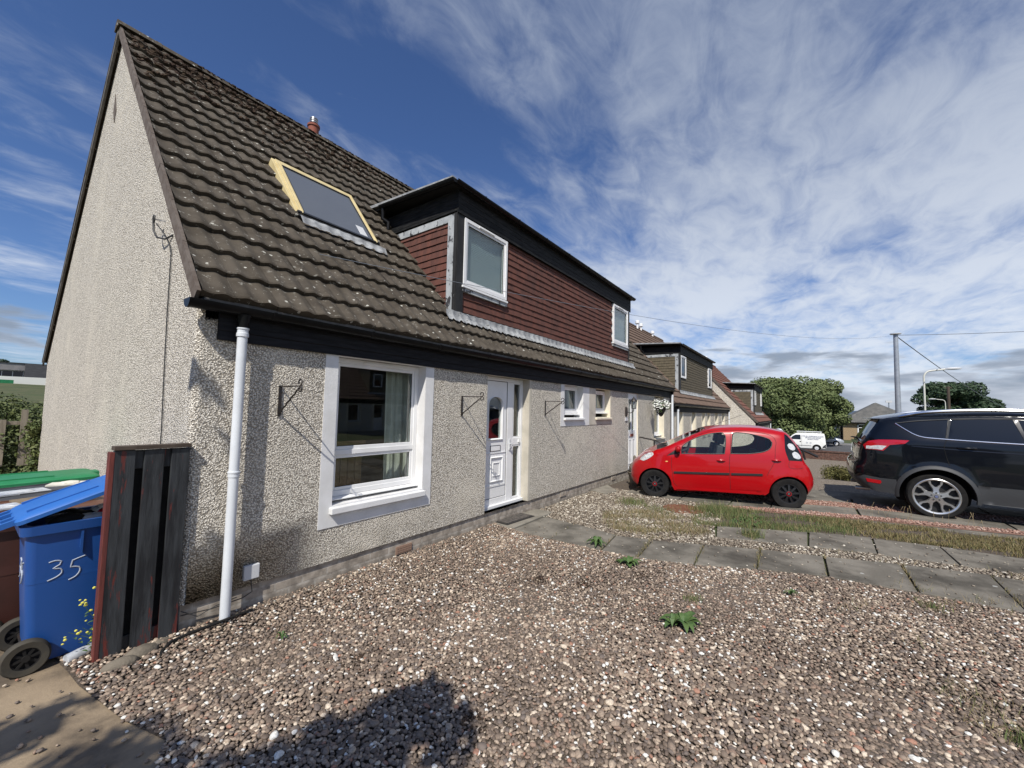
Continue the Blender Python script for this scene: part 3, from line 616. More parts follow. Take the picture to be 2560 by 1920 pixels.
# ------------------------------------------------------------------ houses
TM = 1.109; TA = math.atan(TM); CA, SA = math.cos(TA), math.sin(TA)
Y0, Z0r, YR = -.115, 2.368, 3.56          # deck line at the eave, ridge line
SLEN = (YR-Y0)/CA; ZRG = Z0r+TM*(YR-Y0)
def RP(x, s, h): return (x, Y0+CA*s-SA*h, Z0r+SA*s+CA*h)
def RY(x, y, h): return (x, y, Z0r+TM*(y-Y0)+h/CA)
def wave(x): return .018*(.5+.5*math.cos(2*math.pi*(x-.108)/.15))**1.25
def front_tiles(L, seed=1, x0=-.030, skip=None, nx=8, cut=None):
    rnd = random.Random(seed); m = MB(); rows = 18; g = SLEN/rows
    xs = [x0]+[x for x in np.arange(.183, L-.05, .30)]+[L+.02]
    for r in range(rows):
        for a, b in zip(xs[:-1], xs[1:]):
            s0 = r*g+rnd.uniform(-.007, .007); jh = rnd.uniform(-.003, .004); js = rnd.uniform(-.004, .004)
            ym = Y0+CA*(s0+.17)
            if skip and any(q[0] < a and b < q[1] and q[2] < ym < q[3] for q in skip): continue
            k = max(3, int(round((b-a)/.3*2*nx))); o = len(m.v)
            for i in range(k+1):
                x = a+.0015+(b-a-.003)*i/k; w = wave(x); hh = lambda s, q: (.0 if cut and cut[0] < x < cut[1] and cut[2] < Y0+CA*s < cut[3] else q)
                m.v += [RP(x, s0+js*(i/k), .002), RP(x, s0+js*(i/k), hh(s0, .042+w+jh)), RP(x, s0+.014, hh(s0, .048+w+jh)), RP(x, s0+g+.02, hh(s0+g, .004+w))]
            for i in range(k):
                p = o+i*4
                for q in range(3): m.f.append((p+q, p+4+q, p+5+q, p+1+q))
    return m
def ring(m, x0, x1, z0, z1, w, y0, y1):
    """rectangular frame in the facade plane"""
    m.box(x0, x0+w, y0, y1, z0, z1); m.box(x1-w, x1, y0, y1, z0, z1); m.box(x0+w, x1-w, y0+.0004, y1-.0004, z1-w, z1); m.box(x0+w, x1-w, y0+.0004, y1-.0004, z0, z0+w)
def facade(m, L, z0, z1, ops, y=0.):
    xs = sorted({.045, L}|{o[0] for o in ops}|{o[1] for o in ops}); zs = sorted({z0, z1}|{o[2] for o in ops}|{min(o[3], z1) for o in ops})
    for a, b in zip(xs[:-1], xs[1:]):
        for c, d in zip(zs[:-1], zs[1:]):
            mx, mz = (a+b)/2, (c+d)/2
            if any(o[0] < mx < o[1] and o[2] < mz < o[3] for o in ops): continue
            m.add([(a, y, c), (b, y, c), (b, y, d), (a, y, d)], [(0, 1, 2, 3)])
def reveal(m, x0, x1, z0, z1, d, y=0., bottom=True):
    e = -.001
    m.add([(x0, y+e, z0), (x0, d, z0), (x0, d, z1), (x0, y+e, z1)], [(0, 1, 2, 3)]); m.add([(x1, y+e, z0), (x1, d, z0), (x1, d, z1), (x1, y+e, z1)], [(0, 1, 2, 3)])
    m.add([(x0, y+e, z1), (x1, y+e, z1), (x1, d, z1), (x0, d, z1)], [(0, 1, 2, 3)])
    if bottom: m.add([(x0, y+e, z0), (x1, y+e, z0), (x1, d, z0), (x0, d, z0)], [(0, 1, 2, 3)])
def surround(m, x0, x1, z0, z1, X0, X1, Z0):
    """painted band around an opening, 6 mm proud of the roughcast"""
    if x0 > X0: m.box(X0, x0, -.007, -.0015, Z0, z1)
    if X1 > x1: m.box(x1, X1, -.007, -.0015, Z0, z1)
    if z0 > Z0: m.box(x0, x1, -.0068, -.0015, Z0, z0)
def window(h, name, x0, x1, z0, z1, y, trans=(), mull=(), glass='glass', fw_=.05, sash=.032, blind=None, vent=True, label=None, depth=.06):
    f = MB(); ring(f, x0, x1, z0, z1, fw_, y, y+depth)
    zs = [z0+fw_]+list(trans)+[z1-fw_]; xs = [x0+fw_]+list(mull)+[x1-fw_]
    for t in trans: f.box(x0+fw_, x1-fw_, y+.001, y+depth-.001, t-.025, t+.025)
    for t in mull: f.box(t-.03, t+.03, y+.0015, y+depth-.0015, z0+fw_, z1-fw_)
    panes = []
    for i in range(len(zs)-1):
        for k in range(len(xs)-1):
            a, b = xs[k]+(.03 if k else 0), xs[k+1]-(.03 if k < len(xs)-2 else 0); c, d = zs[i]+(.025 if i else 0), zs[i+1]-(.025 if i < len(zs)-2 else 0)
            ring(f, a, b, c, d, sash, y+.012, y+depth-.012); panes.append((a+sash, b-sash, c+sash, d-sash))
    if vent: f.box((x0*.7+x1*.3), (x0*.35+x1*.65), y-.012, y+.002, z1-.038, z1-.018)
    o = f.build(name, 'upvc', h, bevel=.004)
    if label: o['label'] = label
    for a, b, c, d in panes:
        MB().box(a-.004, b+.004, y+depth*.48, y+depth*.52, c-.004, d+.004).build('pane', glass, o)
        gk = MB(); ring(gk, a-.006, b+.006, c-.006, d+.006, .009, y+.020, y+depth*.46); gk.build('gasket', 'rubber', o)
    if blind:
        bm_ = MB(); q = panes[0]; X0, X1, Zb, Zt = q[0]-.02, q[1]+.02, q[2]-.02, q[3]+.02
        n = int((Zt-Zb)/.026)
        for i in range(n): z = Zb+i*.026; bm_.add([(X0, y+depth+.012, z), (X1, y+depth+.012, z), (X1, y+depth+.022, z+.029), (X0, y+depth+.022, z+.029)], [(0, 1, 2, 3)])
        bm_.build('blind', blind, o)
    return o
def sill(h, x0, x1, z0, z1, y0, y1, mat='white_paint', name='window_sill'):
    m = MB(); m.add([(x0, y0, z0), (x1, y0, z0), (x1, y1, z0), (x0, y1, z0), (x0, y0, z1-.012), (x1, y0, z1-.012), (x1, y1, z1), (x0, y1, z1)],
                    [(0, 1, 2, 3), (4, 5, 6, 7), (0, 1, 5, 4), (1, 2, 6, 5), (2, 3, 7, 6), (3, 0, 4, 7)]); return m.build(name, mat, h, bevel=.006)
def half_pipe(m, x0, x1, yc, zc, r, n=10, t=.006, axis='x'):
    o = len(m.v); pr = [(yc+r*math.cos(a), zc+r*math.sin(a)) for a in np.linspace(math.pi, 2*math.pi, n)]+[(yc+(r-t)*math.cos(a), zc+(r-t)*math.sin(a)) for a in np.linspace(2*math.pi, math.pi, n)]
    m.prism(pr, x0, x1, 'x')
def gutter(h, x0, x1, yc, zc, r, step=.9, name='gutter', caps=(True, True)):
    m = MB(); half_pipe(m, x0, x1, yc, zc, r)
    for i, x in enumerate((x0, x1)):
        if caps[i]: m.prism([(yc+(r+.004)*math.cos(a), zc+(r+.004)*math.sin(a)) for a in np.linspace(math.pi, 2*math.pi, 12)], x-.006, x+.008, 'x')
    x = x0+.55
    while x < x1-.1:
        half_pipe(m, x-.012, x+.012, yc, zc+.004, r+.007); m.box(x-.02, x+.02, yc+r-.01, yc+r+.035, zc-.02, zc+.01)
        if int((x-x0)/step) % 3 == 2: half_pipe(m, x+.03, x+.13, yc, zc, r+.004)
        x += step
    return m.build(name, 'gutter_black', h, smooth=True)
def downpipe(h, x, y, z0, z1, mat='pipe_white', r=.034, collars=(1.1,)):
    m = MB(); m.tube([(x, y, z0), (x, y, z1)], r, 20)
    for c in collars: m.lathe([(r, c-.03), (r+.004, c-.028), (r+.004, c), (r+.008, c+.002), (r+.008, c+.012), (r, c+.014)], (x, y, 0), n=20)
    m.lathe([(r, z1-.07), (r+.007, z1-.066), (r+.007, z1-.04), (r+.003, z1-.036), (r+.003, z1-.012), (r+.008, z1-.01), (r+.008, z1), (r-.002, z1)], (x, y, 0), n=20)
    o = m.build('downpipe', mat, h, smooth=True)
    MB().tube([(x, y, z1+.10), (x, y, z1+.03), (x, y, z1-.01)], [r+.016, r+.004, r-.003], 16).build('outlet', 'gutter_black', o, smooth=True)
    return o
def tile_hang(m, x0, x1, z0, z1, y, expo=.100, tw=.165, holes=(), seed=0, side=None):
    """rows of small hanging tiles; side='x' builds them on a cheek plane clipped by the roof slope"""
    rnd = random.Random(seed); r = 0; z = z0
    while z < z1-.01:
        zt = min(z+expo+.012, z1); a = x0-(tw/2 if r % 2 else 0)
        while a < x1:
            b = a+tw; p, q = max(a+.0015, x0), min(b-.0015, x1); a = b
            if q-p < .01: continue
            if any(h0 < (p+q)/2 < h1 and k0 < z+.03 < k1 for h0, h1, k0, k1 in holes):
                continue
            for h0, h1, k0, k1 in holes:
                if k0 < z+.03 < k1:
                    if p < h0 < q: q = h0
                    if p < h1 < q: p = h1
            j = rnd.uniform(-.0025, .0035); jz = rnd.uniform(-.003, .003)
            pr = [(-.020-j, z+jz), (-.004-j*.3, zt+jz), (.004, zt+jz), (-.006, z+jz)]
            if side is None: m.prism([(y+d, w) for d, w in pr], p, q, 'x')
            else:
                yl = (z+.01-side[1])/TM+side[0]      # roof line at this height
                if p > yl: continue
                q = min(q, yl+.04); vs = [(y+d, s, w) for s in (p, q) for d, w in pr]
                m.add(vs, [(0, 1, 2, 3), (7, 6, 5, 4)]+[(i, (i+1) % 4, 4+(i+1) % 4, 4+i) for i in range(4)])
        z += expo; r += 1
def dormer(h, x0, x1, yf, zt, zr, clad, wood, wins, cladn=0, side=True):
    """zt: top of cladding, zr: underside of roof edge; wins: (x0,x1,z0,z1) openings in the front"""
    d = MB(); zb = Z0r+TM*(yf-Y0)+.02; ybk = (zr+.03-Z0r)/TM+Y0
    # core behind the cladding
    d.prism([(yf+.02, zb-.03), (yf+.02, zr), ((zr-Z0r)/TM+Y0, zr)], x0+.02, x0+.045, 'x'); d.prism([(yf+.02, zb-.03), (yf+.02, zr), ((zr-Z0r)/TM+Y0, zr)], x1-.045, x1-.02, 'x')
    xs = sorted({x0+.045, x1-.045}|{w[0] for w in wins}|{w[1] for w in wins}); zs = sorted({zb-.03, zr}|{w[2] for w in wins}|{w[3] for w in wins})
    for a, b in zip(xs[:-1], xs[1:]):
        for c, e in zip(zs[:-1], zs[1:]):
            if any(w[0] < (a+b)/2 < w[1] and w[2] < (c+e)/2 < w[3] for w in wins): continue
            d.box(a, b, yf+.02, yf+.045, c, e)
    o = d.build('dormer', 'black_wood', h)
    m = MB(); holes = [(w[0]-.01, w[1]+.01, w[2]-.09, w[3]+.5) for w in wins]
    tile_hang(m, x0+(.145 if side else 0), x1-.06, zb+.0, zt, yf+.012, holes=holes, seed=cladn)
    m.build('tile_cladding', clad, o)
    m = MB(); tile_hang(m, yf+.145, ybk, zb-.0, zt-.10, x0+.010, seed=cladn+1, side=(Y0, Z0r)); m.build('tile_cladding', clad, o); m = MB()
    tile_hang(m, yf+.02, ybk, zb, zt-.02, x1-.02, seed=cladn+2, side=(Y0, Z0r))
    m.build('tile_cladding', clad, o)
    ys_t = (zt-.05-Z0r)/TM+Y0
    m = MB(); m.box(x0-.022, x0+.012, yf+.0, yf+.150, zb-.06, zt-.005); m.build('lead_flashing', 'peeling_white', o); m = MB(); m.prism([(yf+.151, zt-.10), (yf+.151, zt-.003), (ys_t+.06, zt-.003), (ys_t-.04, zt-.10)], x0-.016, x0+.014, 'x')
    m.build('lead_flashing', 'peeling_white', o)
    m = MB(); m.box(x0-.012, x0+.13, yf-.028, yf-.001, zb-.035, zt); m.box(x0-.028, x0-.0225, yf-.028, yf+.03, zb-.035, zt); m.build('corner_post', 'peeling_black', o, bevel=.003); m = MB(); m.box(x1-.055, x1, yf-.02, yf+.03, zb-.02, zt); m.build('corner_post', 'peeling_black', o, bevel=.003)
    # fascia boards with laps
    m = MB(); m.box(x0-.03, x1+.02, yf-.045, yf-.0285, zt-.005, zr); m.prism([(yf-.028, zt+.02), (yf-.028, zr), ((zr-Z0r)/TM+Y0, zr), ((zt+.02-Z0r)/TM+Y0, zt+.02)], x0-.03, x0-.012, 'x')
    m.box(x0-.034, x0-.022, yf-.052, yf-.03, zt+.02, zr); m.build('fascia', wood, o)
    # flat roof slab with pale edge trim, gutter round two sides
    ov = .09; yb2 = (zr+.10-Z0r)/TM+Y0+.10
    m = MB(); m.add([(x0-.17, yf-ov, zr), (x1+.06, yf-ov, zr), (x1+.06, yb2, zr+.10), (x0-.17, yb2, zr+.10), (x0-.17, yf-ov, zr+.055), (x1+.06, yf-ov, zr+.055), (x1+.06, yb2, zr+.155), (x0-.17, yb2, zr+.155)], [(0, 1, 2, 3), (4, 5, 6, 7), (0, 1, 5, 4), (1, 2, 6, 5), (2, 3, 7, 6), (3, 0, 4, 7)])
    m.build('flat_roof', 'dark_trim', o)
    m = MB(); m.add([(x0-.212, yf-ov-.01, zr+.046), (x0-.14, yf-ov-.01, zr+.046), (x0-.14, yb2, zr+.146), (x0-.212, yb2, zr+.146), (x0-.212, yf-ov-.01, zr+.088), (x0-.14, yf-ov-.01, zr+.088), (x0-.14, yb2, zr+.190), (x0-.212, yb2, zr+.190)], [(0, 1, 2, 3), (4, 5, 6, 7), (0, 1, 5, 4), (1, 2, 6, 5), (2, 3, 7, 6), (3, 0, 4, 7)])
    m.build('edge_trim', 'lead', o)
    g = MB(); half_pipe(g, x0-.17, x1+.08, yf-ov-.03, zr+.045, .052)
    x = x0+.4
    while x < x1: half_pipe(g, x-.012, x+.012, yf-ov-.03, zr+.048, .059); x += .85
    gs = MB(); pr = [(x0-.205+.05*math.cos(a), zr+.040+.05*math.sin(a)) for a in np.linspace(math.pi, 2*math.pi, 9)]
    yg = yb2-.35
    vs = [(px, yy, pz+(yy-yf)*.045) for yy in (yf-ov-.06, yg) for px, pz in pr]; k = len(pr)
    g.add(vs, [tuple(range(k)), tuple(range(2*k-1, k-1, -1))]+[(i, i+1, k+i+1, k+i) for i in range(k-1)]+[(0, k-1, 2*k-1, k)])
    g.tube([(x0-.2, yg-.05, zr+.06), (x0-.2, yg-.05, zr-.10), (x0-.14, yg-.12, zr-.16), (x0-.14, yg-.12, zr-.28)], .03, 10)
    g.build('gutter', 'gutter_black', o, smooth=True)
    # wavy lead apron at the foot of the front
    m = MB(); n = int((x1-x0+.25)/.0125); rnd = random.Random(5)
    for i in range(n+1):
        x = x0-.22+(x1-x0+.42)*i/n; s1 = (yf+.0-Y0)/CA+.0; w = wave(x); e = .012*math.sin(x*41)+.008*math.sin(x*97+1)
        s0 = s1-.135+e+(-.02 if w > .015 else .02)
        m.v += [RP(x, s0, .056+w*.9), RP(x, s0+.07, .060+w*.95), RP(x, s1-.03, .066+w*.8), RP(x, s1+.02, .11+w*.3)]
    for i in range(n):
        for q in range(3): m.f.append((i*4+q, i*4+4+q, i*4+5+q, i*4+1+q))
    m.build('lead_apron', 'lead', o, smooth=True)
    return o
def bracket(x, z, label, L=.335):
    b = MB(); b.box(x-.012, x+.012, -.012, -.004, z-.245, z+.012); b.tube([(x, -.008, z), (x, -L, z)], .0055, 6)
    tw = [(x+.004*math.sin(i*2.1), -.012-(L-.02)*t, z-.22+.21*t) for i, t in enumerate(np.linspace(0, 1, 14))]; b.tube(tw, .007, 6)
    for sgn, cz in ((1, .028), (-1, -.020)):
        b.tube([(x, -L-.0+.026*math.cos(a)*1.0, z+cz+sgn*.024*math.sin(a)) for a in np.linspace(-.4, 4.6, 14)], .0055, 6)
    o = b.build('basket_bracket', 'iron', smooth=True); tag(o, label, 'wall bracket', 'wrought iron brackets on the house front'); return o
def house(name, loc, L, label, roof_mat='roof_tile', plan=None, depth=8.25, hi=True):
    h = empty(name, loc); tag(h, label, 'house', 'terraced houses')
    ops = plan['ops']; ZB = 2.09
    w = MB(); facade(w, L, .20, 2.36, [(o[0], o[1], o[2], ZB+.002) for o in ops])
    rr_ = .045; nst = 5; arc = [(rr_-rr_*math.cos(a), rr_-rr_*math.sin(a)) for a in np.linspace(0, math.pi/2, nst+1)]
    zt = lambda y: Z0r+TM*(y-Y0)-.03
    for (a, b), (c, d) in zip(arc[:-1], arc[1:]): w.add([(a, b, .20), (c, d, .20), (c, d, 2.36), (a, b, 2.36)], [(0, 1, 2, 3)])
    zbk = 2.30; BT = (ZRG-zbk)/(YR-(depth+.05))
    w.add([(0, rr_, .20), (0, rr_, zt(rr_)), (0, YR, ZRG-.05), (0, depth, zbk-.02), (0, depth, .20)], [(0, 1, 2, 3, 4)])
    w.add([(L, 0, .20), (L, 0, zt(0)), (L, YR, ZRG-.05), (L, depth, zbk-.02), (L, depth, .20)], [(0, 1, 2, 3, 4)])
    w.add([(0, depth, .20), (L, depth, .20), (L, depth, zbk), (0, depth, zbk)], [(0, 1, 2, 3)])
    w.add([(0, rr_, .2), (0, depth, .2), (L, depth, .2), (L, 0, .2), (.045, 0, .2)], [(0, 1, 2, 3, 4)])
    w.build('wall', 'roughcast', h, smooth=True, ang=30, weld=True)
    p = MB(); p.box(.022, L-.02, .022, depth-.02, -.9, .1995)
    p.build('plinth', 'plinth_brick', h)
    # roof
    if hi: front_tiles(L, 3, skip=plan.get('skip'), cut=plan.get('cut')).build('roof', roof_mat, h, smooth=True, ang=28)
    else: front_tiles(L, 4, skip=plan.get('skip'), nx=4).build('roof', roof_mat, h, smooth=True, ang=28)
    d = MB(); d.prism([(Y0, Z0r-.02), (Y0, Z0r), (YR, ZRG+.004), (depth+.10, zbk+.06), (depth+.10, zbk-.03), (YR, ZRG-.06)], .0, L, 'x'); d.build('roof_deck', 'verge_grey', h)
    # back slope tiles, verge strips, ridge
    d = MB(); d.add([(-.06, YR, ZRG+.05), (L+.02, YR, ZRG+.05), (L+.02, depth+.16, zbk+.06), (-.06, depth+.16, zbk+.06), (-.06, YR, ZRG-.0), (L+.02, YR, ZRG-.0), (L+.02, depth+.16, zbk+.02), (-.06, depth+.16, zbk+.02)], [(0, 1, 2, 3), (4, 5, 6, 7), (0, 1, 5, 4), (1, 2, 6, 5), (2, 3, 7, 6), (3, 0, 4, 7)])
    d.build('roof_back', roof_mat, h)
    rnd = random.Random(11)
    for side_x in ((-.055, -.031), (L, L+.02)):
        v = MB(); s = 0.; 
        while s < SLEN-.01:
            e = min(s+.60, SLEN); j = rnd.uniform(-.003, .003)
            a, b, c, f = RP(0, s+.002, -.055), RP(0, s+.002, .044), RP(0, e, .042), RP(0, e, -.055)
            v.prism([(q[1], q[2]) for q in (a, b, c, f)], side_x[0]+j, side_x[1]+.001, 'x'); s = e
        v.build('verge', 'verge', h)
        v = MB(); n = 9; sl = (zbk+.06-ZRG-.02)/(depth+.12-YR)
        for i in range(n):
            ya, yb = YR+(depth+.12-YR)*i/n+.002, YR+(depth+.12-YR)*(i+1)/n; j = rnd.uniform(-.003, .003); za, zb_ = ZRG+.02+sl*(ya-YR), ZRG+.02+sl*(yb-YR)
            v.prism([(ya, za-.10), (ya, za+.025), (yb, zb_+.025), (yb, zb_-.10)], side_x[0]+j, side_x[1]+.001, 'x')
        v.build('verge', 'verge_grey', h)
    r = MB(); x = -.08
    while x < L:
        e = min(x+.44, L+.02); j = rnd.uniform(-.004, .004)
        pr = [(YR-.125, ZRG-.03+j), (YR-.09, ZRG+.035+j), (YR-.03, ZRG+.078+j), (YR+.03, ZRG+.078+j), (YR+.09, ZRG+.04+j), (YR+.125, ZRG-.02+j)]
        r.prism(pr, x+.004, e, 'x'); r.prism([(a_, b_+.006) for a_, b_ in pr], e-.05, e, 'x') if e-x > .1 else None; x = e
    r.build('ridge', roof_mat, h)
    # eaves boards, gutter
    b = MB(); b.box(.126, L-.02, -.028, -.0005, ZB, 2.36); b.box(.126, L-.02, -.034, -.0285, 2.21, 2.345); b.build('eaves_board', 'black_boards', h)
    s_ = MB(); s_.box(.0, L, -.10, .0, 2.352, 2.366); s_.build('soffit', 'black_wood', h)
    gutter(h, -.088 if hi else -.02, L-.02, -.092, 2.340, .060)
    return h
plan1 = dict(ops=[(1.10, 2.18, .70, 2.1), (3.30, 4.34, .20, 2.1), (5.48, 6.24, 1.48, 2.1), (6.82, 7.60, 1.49, 2.1), (8.72, 9.43, .20, 2.1), (10.80, 11.79, .88, 2.1)], skip=[(3.2, 9.4, .55, 2.0)], cut=(1.205, 2.225, 1.06, 1.80))
H1 = house('terraced_house', (0, 0, 0), 12.55, 'large pale roughcast house with dark tiled roof and long red tile hung dormer', plan=plan1)
# smooth reveals and painted surrounds
def rev(h, mat, items, name='reveal'):
    for x0, x1, z0, z1, d, *b in items: m = MB(); reveal(m, x0, x1, z0, z1, d, bottom=not b); m.build(name, mat, h)
rev(H1, 'white_paint', [(1.10, 2.18, .70, 2.09, .2), (5.48, 6.24, 1.48, 2.09, .2)]); rev(H1, 'cream_paint', [(6.82, 7.60, 1.49, 2.09, .2), (10.80, 11.79, .88, 2.09, .2), (8.72, 9.43, .20, 2.09, .2)]); rev(H1, 'cream_smooth', [(3.30, 4.34, .20, 2.09, .2)])
m = MB(); surround(m, 1.10, 2.18, .70, 2.089, .975, 2.305, .505); m.build('window_surround', 'white_paint', H1)
m = MB(); surround(m, 5.48, 6.24, 1.48, 2.089, 5.35, 6.515, 1.335); m.build('window_surround', 'white_paint', H1)
m = MB(); surround(m, 6.82, 7.60, 1.49, 2.089, 6.516, 7.69, 1.340); m.build('window_surround', 'cream_smooth', H1)
m = MB(); surround(m, 10.80, 11.79, .88, 2.089, 10.68, 11.95, .42); m.build('window_surround', 'cream_smooth', H1)
m = MB(); m.box(4.34, 4.40, -.0065, -.0015, .20, 2.089); m.build('door_surround', 'cream_smooth', H1)
# ground floor windows
w1 = window(H1, 'window', 1.12, 2.18, .75, 2.085, .12, trans=(1.165,), label='largest ground floor window, white frame with curtain inside')
sill(H1, 1.095, 2.20, .725, .752, .06, .16, 'upvc'); sill(H1, 1.075, 2.195, .625, .695, -.055, .14)
w2 = window(H1, 'window', 5.49, 6.24, 1.57, 2.085, .12, label='small window in the white painted surround'); sill(H1, 5.47, 6.22, 1.535, 1.568, .05, .15, 'upvc'); sill(H1, 5.46, 6.26, 1.44, 1.49, -.05, .14)
w3 = window(H1, 'window', 6.83, 7.60, 1.60, 2.06, .13, label='small window in the cream painted surround'); sill(H1, 6.82, 7.585, 1.565, 1.598, .05, .15, 'upvc'); sill(H1, 6.80, 7.62, 1.44, 1.495, -.05, .14, 'cream_paint')
w4 = window(H1, 'window', 10.82, 11.79, .95, 2.06, .15, label='tall window behind the hanging flower basket'); sill(H1, 10.80, 11.78, .915, .948, .06, .16, 'upvc'); sill(H1, 10.78, 11.81, .83, .885, -.05, .14, 'cream_paint')
def curtain(h, x0, x1, z0, z1, y, mat='cloth_curtain', f=60):
    m = MB(); n = 60
    for i in range(n+1):
        x = x0+(x1-x0)*i/n; yy = y+.022*math.sin(x*f)+.01*math.sin(x*f*2.3+1); m.v += [(x, yy, z0), (x+.01*math.sin(x*9), yy*1.0+.01, z1)]
    m.f = [(i*2, i*2+2, i*2+3, i*2+1) for i in range(n)]; return m.build('curtain', mat, h, smooth=True)
curtain(w1, 1.86, 2.22, .72, 2.08, .30); curtain(w1, 1.06, 1.19, .72, 2.08, .30); curtain(w2, 6.05, 6.25, 1.55, 2.08, .26); curtain(w3, 7.38, 7.6, 1.58, 2.06, .26); curtain(w4, 11.5, 11.8, .9, 2.06, .30)
m = MB()
for i in range(5): m.box(1.33+i*.088, 1.41+i*.088, .55, .575, .45, 1.18)
m.box(1.30, 1.80, .545, .60, 1.18, 1.23); m.build('headboard', 'pine_board', w1)
m = MB(); m.box(.3, 12.2, 2.2, 2.25, .2, 2.2); m.box(.3, 12.2, .3, 2.2, .25, .28); m.box(2.6, 2.65, .15, 2.2, .25, 2.3); m.build('inside_wall', 'inside_wall', H1)
# front door with sidelight
def arch(x0, x1, z0, zs, zt, n=10):
    c = (x0+x1)/2; return [(x0, z0), (x1, z0)]+[(c+(x1-x0)/2*math.cos(a), zs+(zt-zs)*math.sin(a)) for a in np.linspace(0, math.pi, n)]
def moulding(m, poly, y, w=.022, d=.016):
    cx = sum(p[0] for p in poly)/len(poly); cz = sum(p[1] for p in poly)/len(poly); k = len(poly)
    out = [(cx+(x-cx)*(1+w/abs(poly[1][0]-cx)), cz+(z-cz)*(1+w/abs(poly[1][1]-cz))) for x, z in poly]; o = len(m.v)
    m.v += [(x, y, z) for x, z in poly]+[(x*.5+X*.5, y-d, z*.5+Z*.5) for (x, z), (X, Z) in zip(poly, out)]+[(X, y, Z) for X, Z in out]
    for i in range(k):
        j = (i+1) % k; m.f += [(o+i, o+j, o+k+j, o+k+i), (o+k+i, o+k+j, o+2*k+j, o+2*k+i)]
dr = MB(); ring(dr, 3.30, 4.34, .20, 2.085, .055, .12, .19); dr.box(3.935, 4.075, .121, .189, .255, 2.03); dr.box(4.075, 4.285, .1215, .1885, 1.07, 1.18); dr.box(3.30, 4.34, .085, .12, .20, .245)
dr.box(3.355, 3.935, .123, .188, .255, .335)
door = dr.build('door', 'upvc', H1, bevel=.005); door['label'] = 'white front door with arched glass and a side pane'
# leaf as four bars round the arched pane
ar = arch(3.505, 3.805, 1.19, 1.69, 1.79, 14)
lf = MB(); x0, x1, z0, z1, y = 3.36, 3.93, .34, 2.025, .132
lf.box(x0, 3.505, y, .182, z0, z1); lf.box(3.805, x1, y, .182, z0, z1); lf.box(3.505, 3.805, y+.0003, .1817, z0, 1.19)
lf.prism([(3.505, z1), (3.505, 1.69)]+[p for p in ar[2:][::-1]]+[(3.805, z1)], y+.0003, .1817, 'y')
leaf_ = lf.build('leaf', 'upvc', door)
gs_ = MB(); ring(gs_, 3.355, 3.935, .335, 2.03, .007, .1285, .1318); gs_.build('seal', 'rubber', door)
mm = MB(); moulding(mm, ar, .1315, .030, .018); pl = [(3.575, .59), (3.825, .59), (3.825, .90), (3.575, .90)]; moulding(mm, pl, .1315, .028, .018); moulding(mm, [(3.63, .66), (3.77, .66), (3.77, .83), (3.63, .83)], .1315, .014, .010); mm.box(3.40, 3.91, .124, .1315, .50, .525); mm.box(3.40, 3.91, .124, .1315, .975, .99); mm.build('moulding', 'upvc', door)
g = MB(); g.prism(ar, .15, .158, 'y'); g.build('pane', 'glass', door); MB().box(4.105, 4.28, .15, .158, 1.18, 2.03).build('pane', 'glass', door); MB().box(4.105, 4.28, .15, .158, .27, 1.07).build('pane', 'glass', door)
g = MB(); ring(g, 4.085, 4.285, 1.18, 2.03, .022, .128, .15); ring(g, 4.085, 4.285, .262, 1.07, .022, .128, .15); g.build('glazing_bead', 'upvc', door)
g = MB(); ring(g, 3.555, 3.79, 1.005, 1.09, .008, .124, .1315); g.build('letterbox', 'plastic_grey', door); MB().box(3.565, 3.78, .126, .1312, 1.012, 1.083).build('letterbox', 'upvc', door)
g = MB(); g.box(3.985, 4.02, .108, .121, 1.0, 1.16); g.tube([(4.003, .115, 1.10), (4.003, .07, 1.10), (3.93, .065, 1.10)], .009, 8); g.lathe([(0, .1), (.012, .1), (.012, .12), (0, .12)], (4.003, 0, 1.03), 'y', 12); g.build('handle', 'pale_grey', door, smooth=True)
MB().box(4.22, 4.25, .10, .121, 1.11, 1.145).build('hinge', 'upvc', door)
MB().box(3.302, 4.338, .045, .24, -.05, .198).build('doorstep', 'slab_clean', H1, bevel=.008)
# second front door
dr = MB(); ring(dr, 8.72, 9.43, .20, 2.085, .05, .03, .09); dr.box(8.77, 9.38, .04, .085, .25, 1.16); dr.box(8.77, 9.38, .04, .085, 1.93, 2.035); dr.box(8.77, 8.86, .0401, .0849, 1.16, 1.93); dr.box(9.04, 9.11, .0401, .0849, 1.16, 1.93); dr.box(9.29, 9.38, .0401, .0849, 1.16, 1.93)
door2 = dr.build('door', 'upvc', H1, bevel=.004); door2['label'] = 'narrow white door beside the wall lantern'
for a, b in ((8.86, 9.04), (9.11, 9.29)): MB().box(a, b, .06, .066, 1.16, 1.93).build('pane', 'glass', door2)
mm = MB(); moulding(mm, [(8.88, .35), (9.03, .35), (9.03, .92), (8.88, .92)], .039, .016, .010); moulding(mm, [(9.12, .35), (9.27, .35), (9.27, .92), (9.12, .92)], .039, .016, .010); mm.build('moulding', 'upvc', door2)
MB().box(8.98, 9.19, .028, .0395, 1.00, 1.07).build('letterbox', 'terracotta', door2); MB().tube([(8.80, .03, 1.12), (8.80, -.01, 1.12), (8.88, -.01, 1.12)], .009, 8).build('handle', 'pale_grey', door2)
downpipe(H1, .262, -.088, .045, 2.19); downpipe(H1, 12.40, -.088, -.1, 2.19)
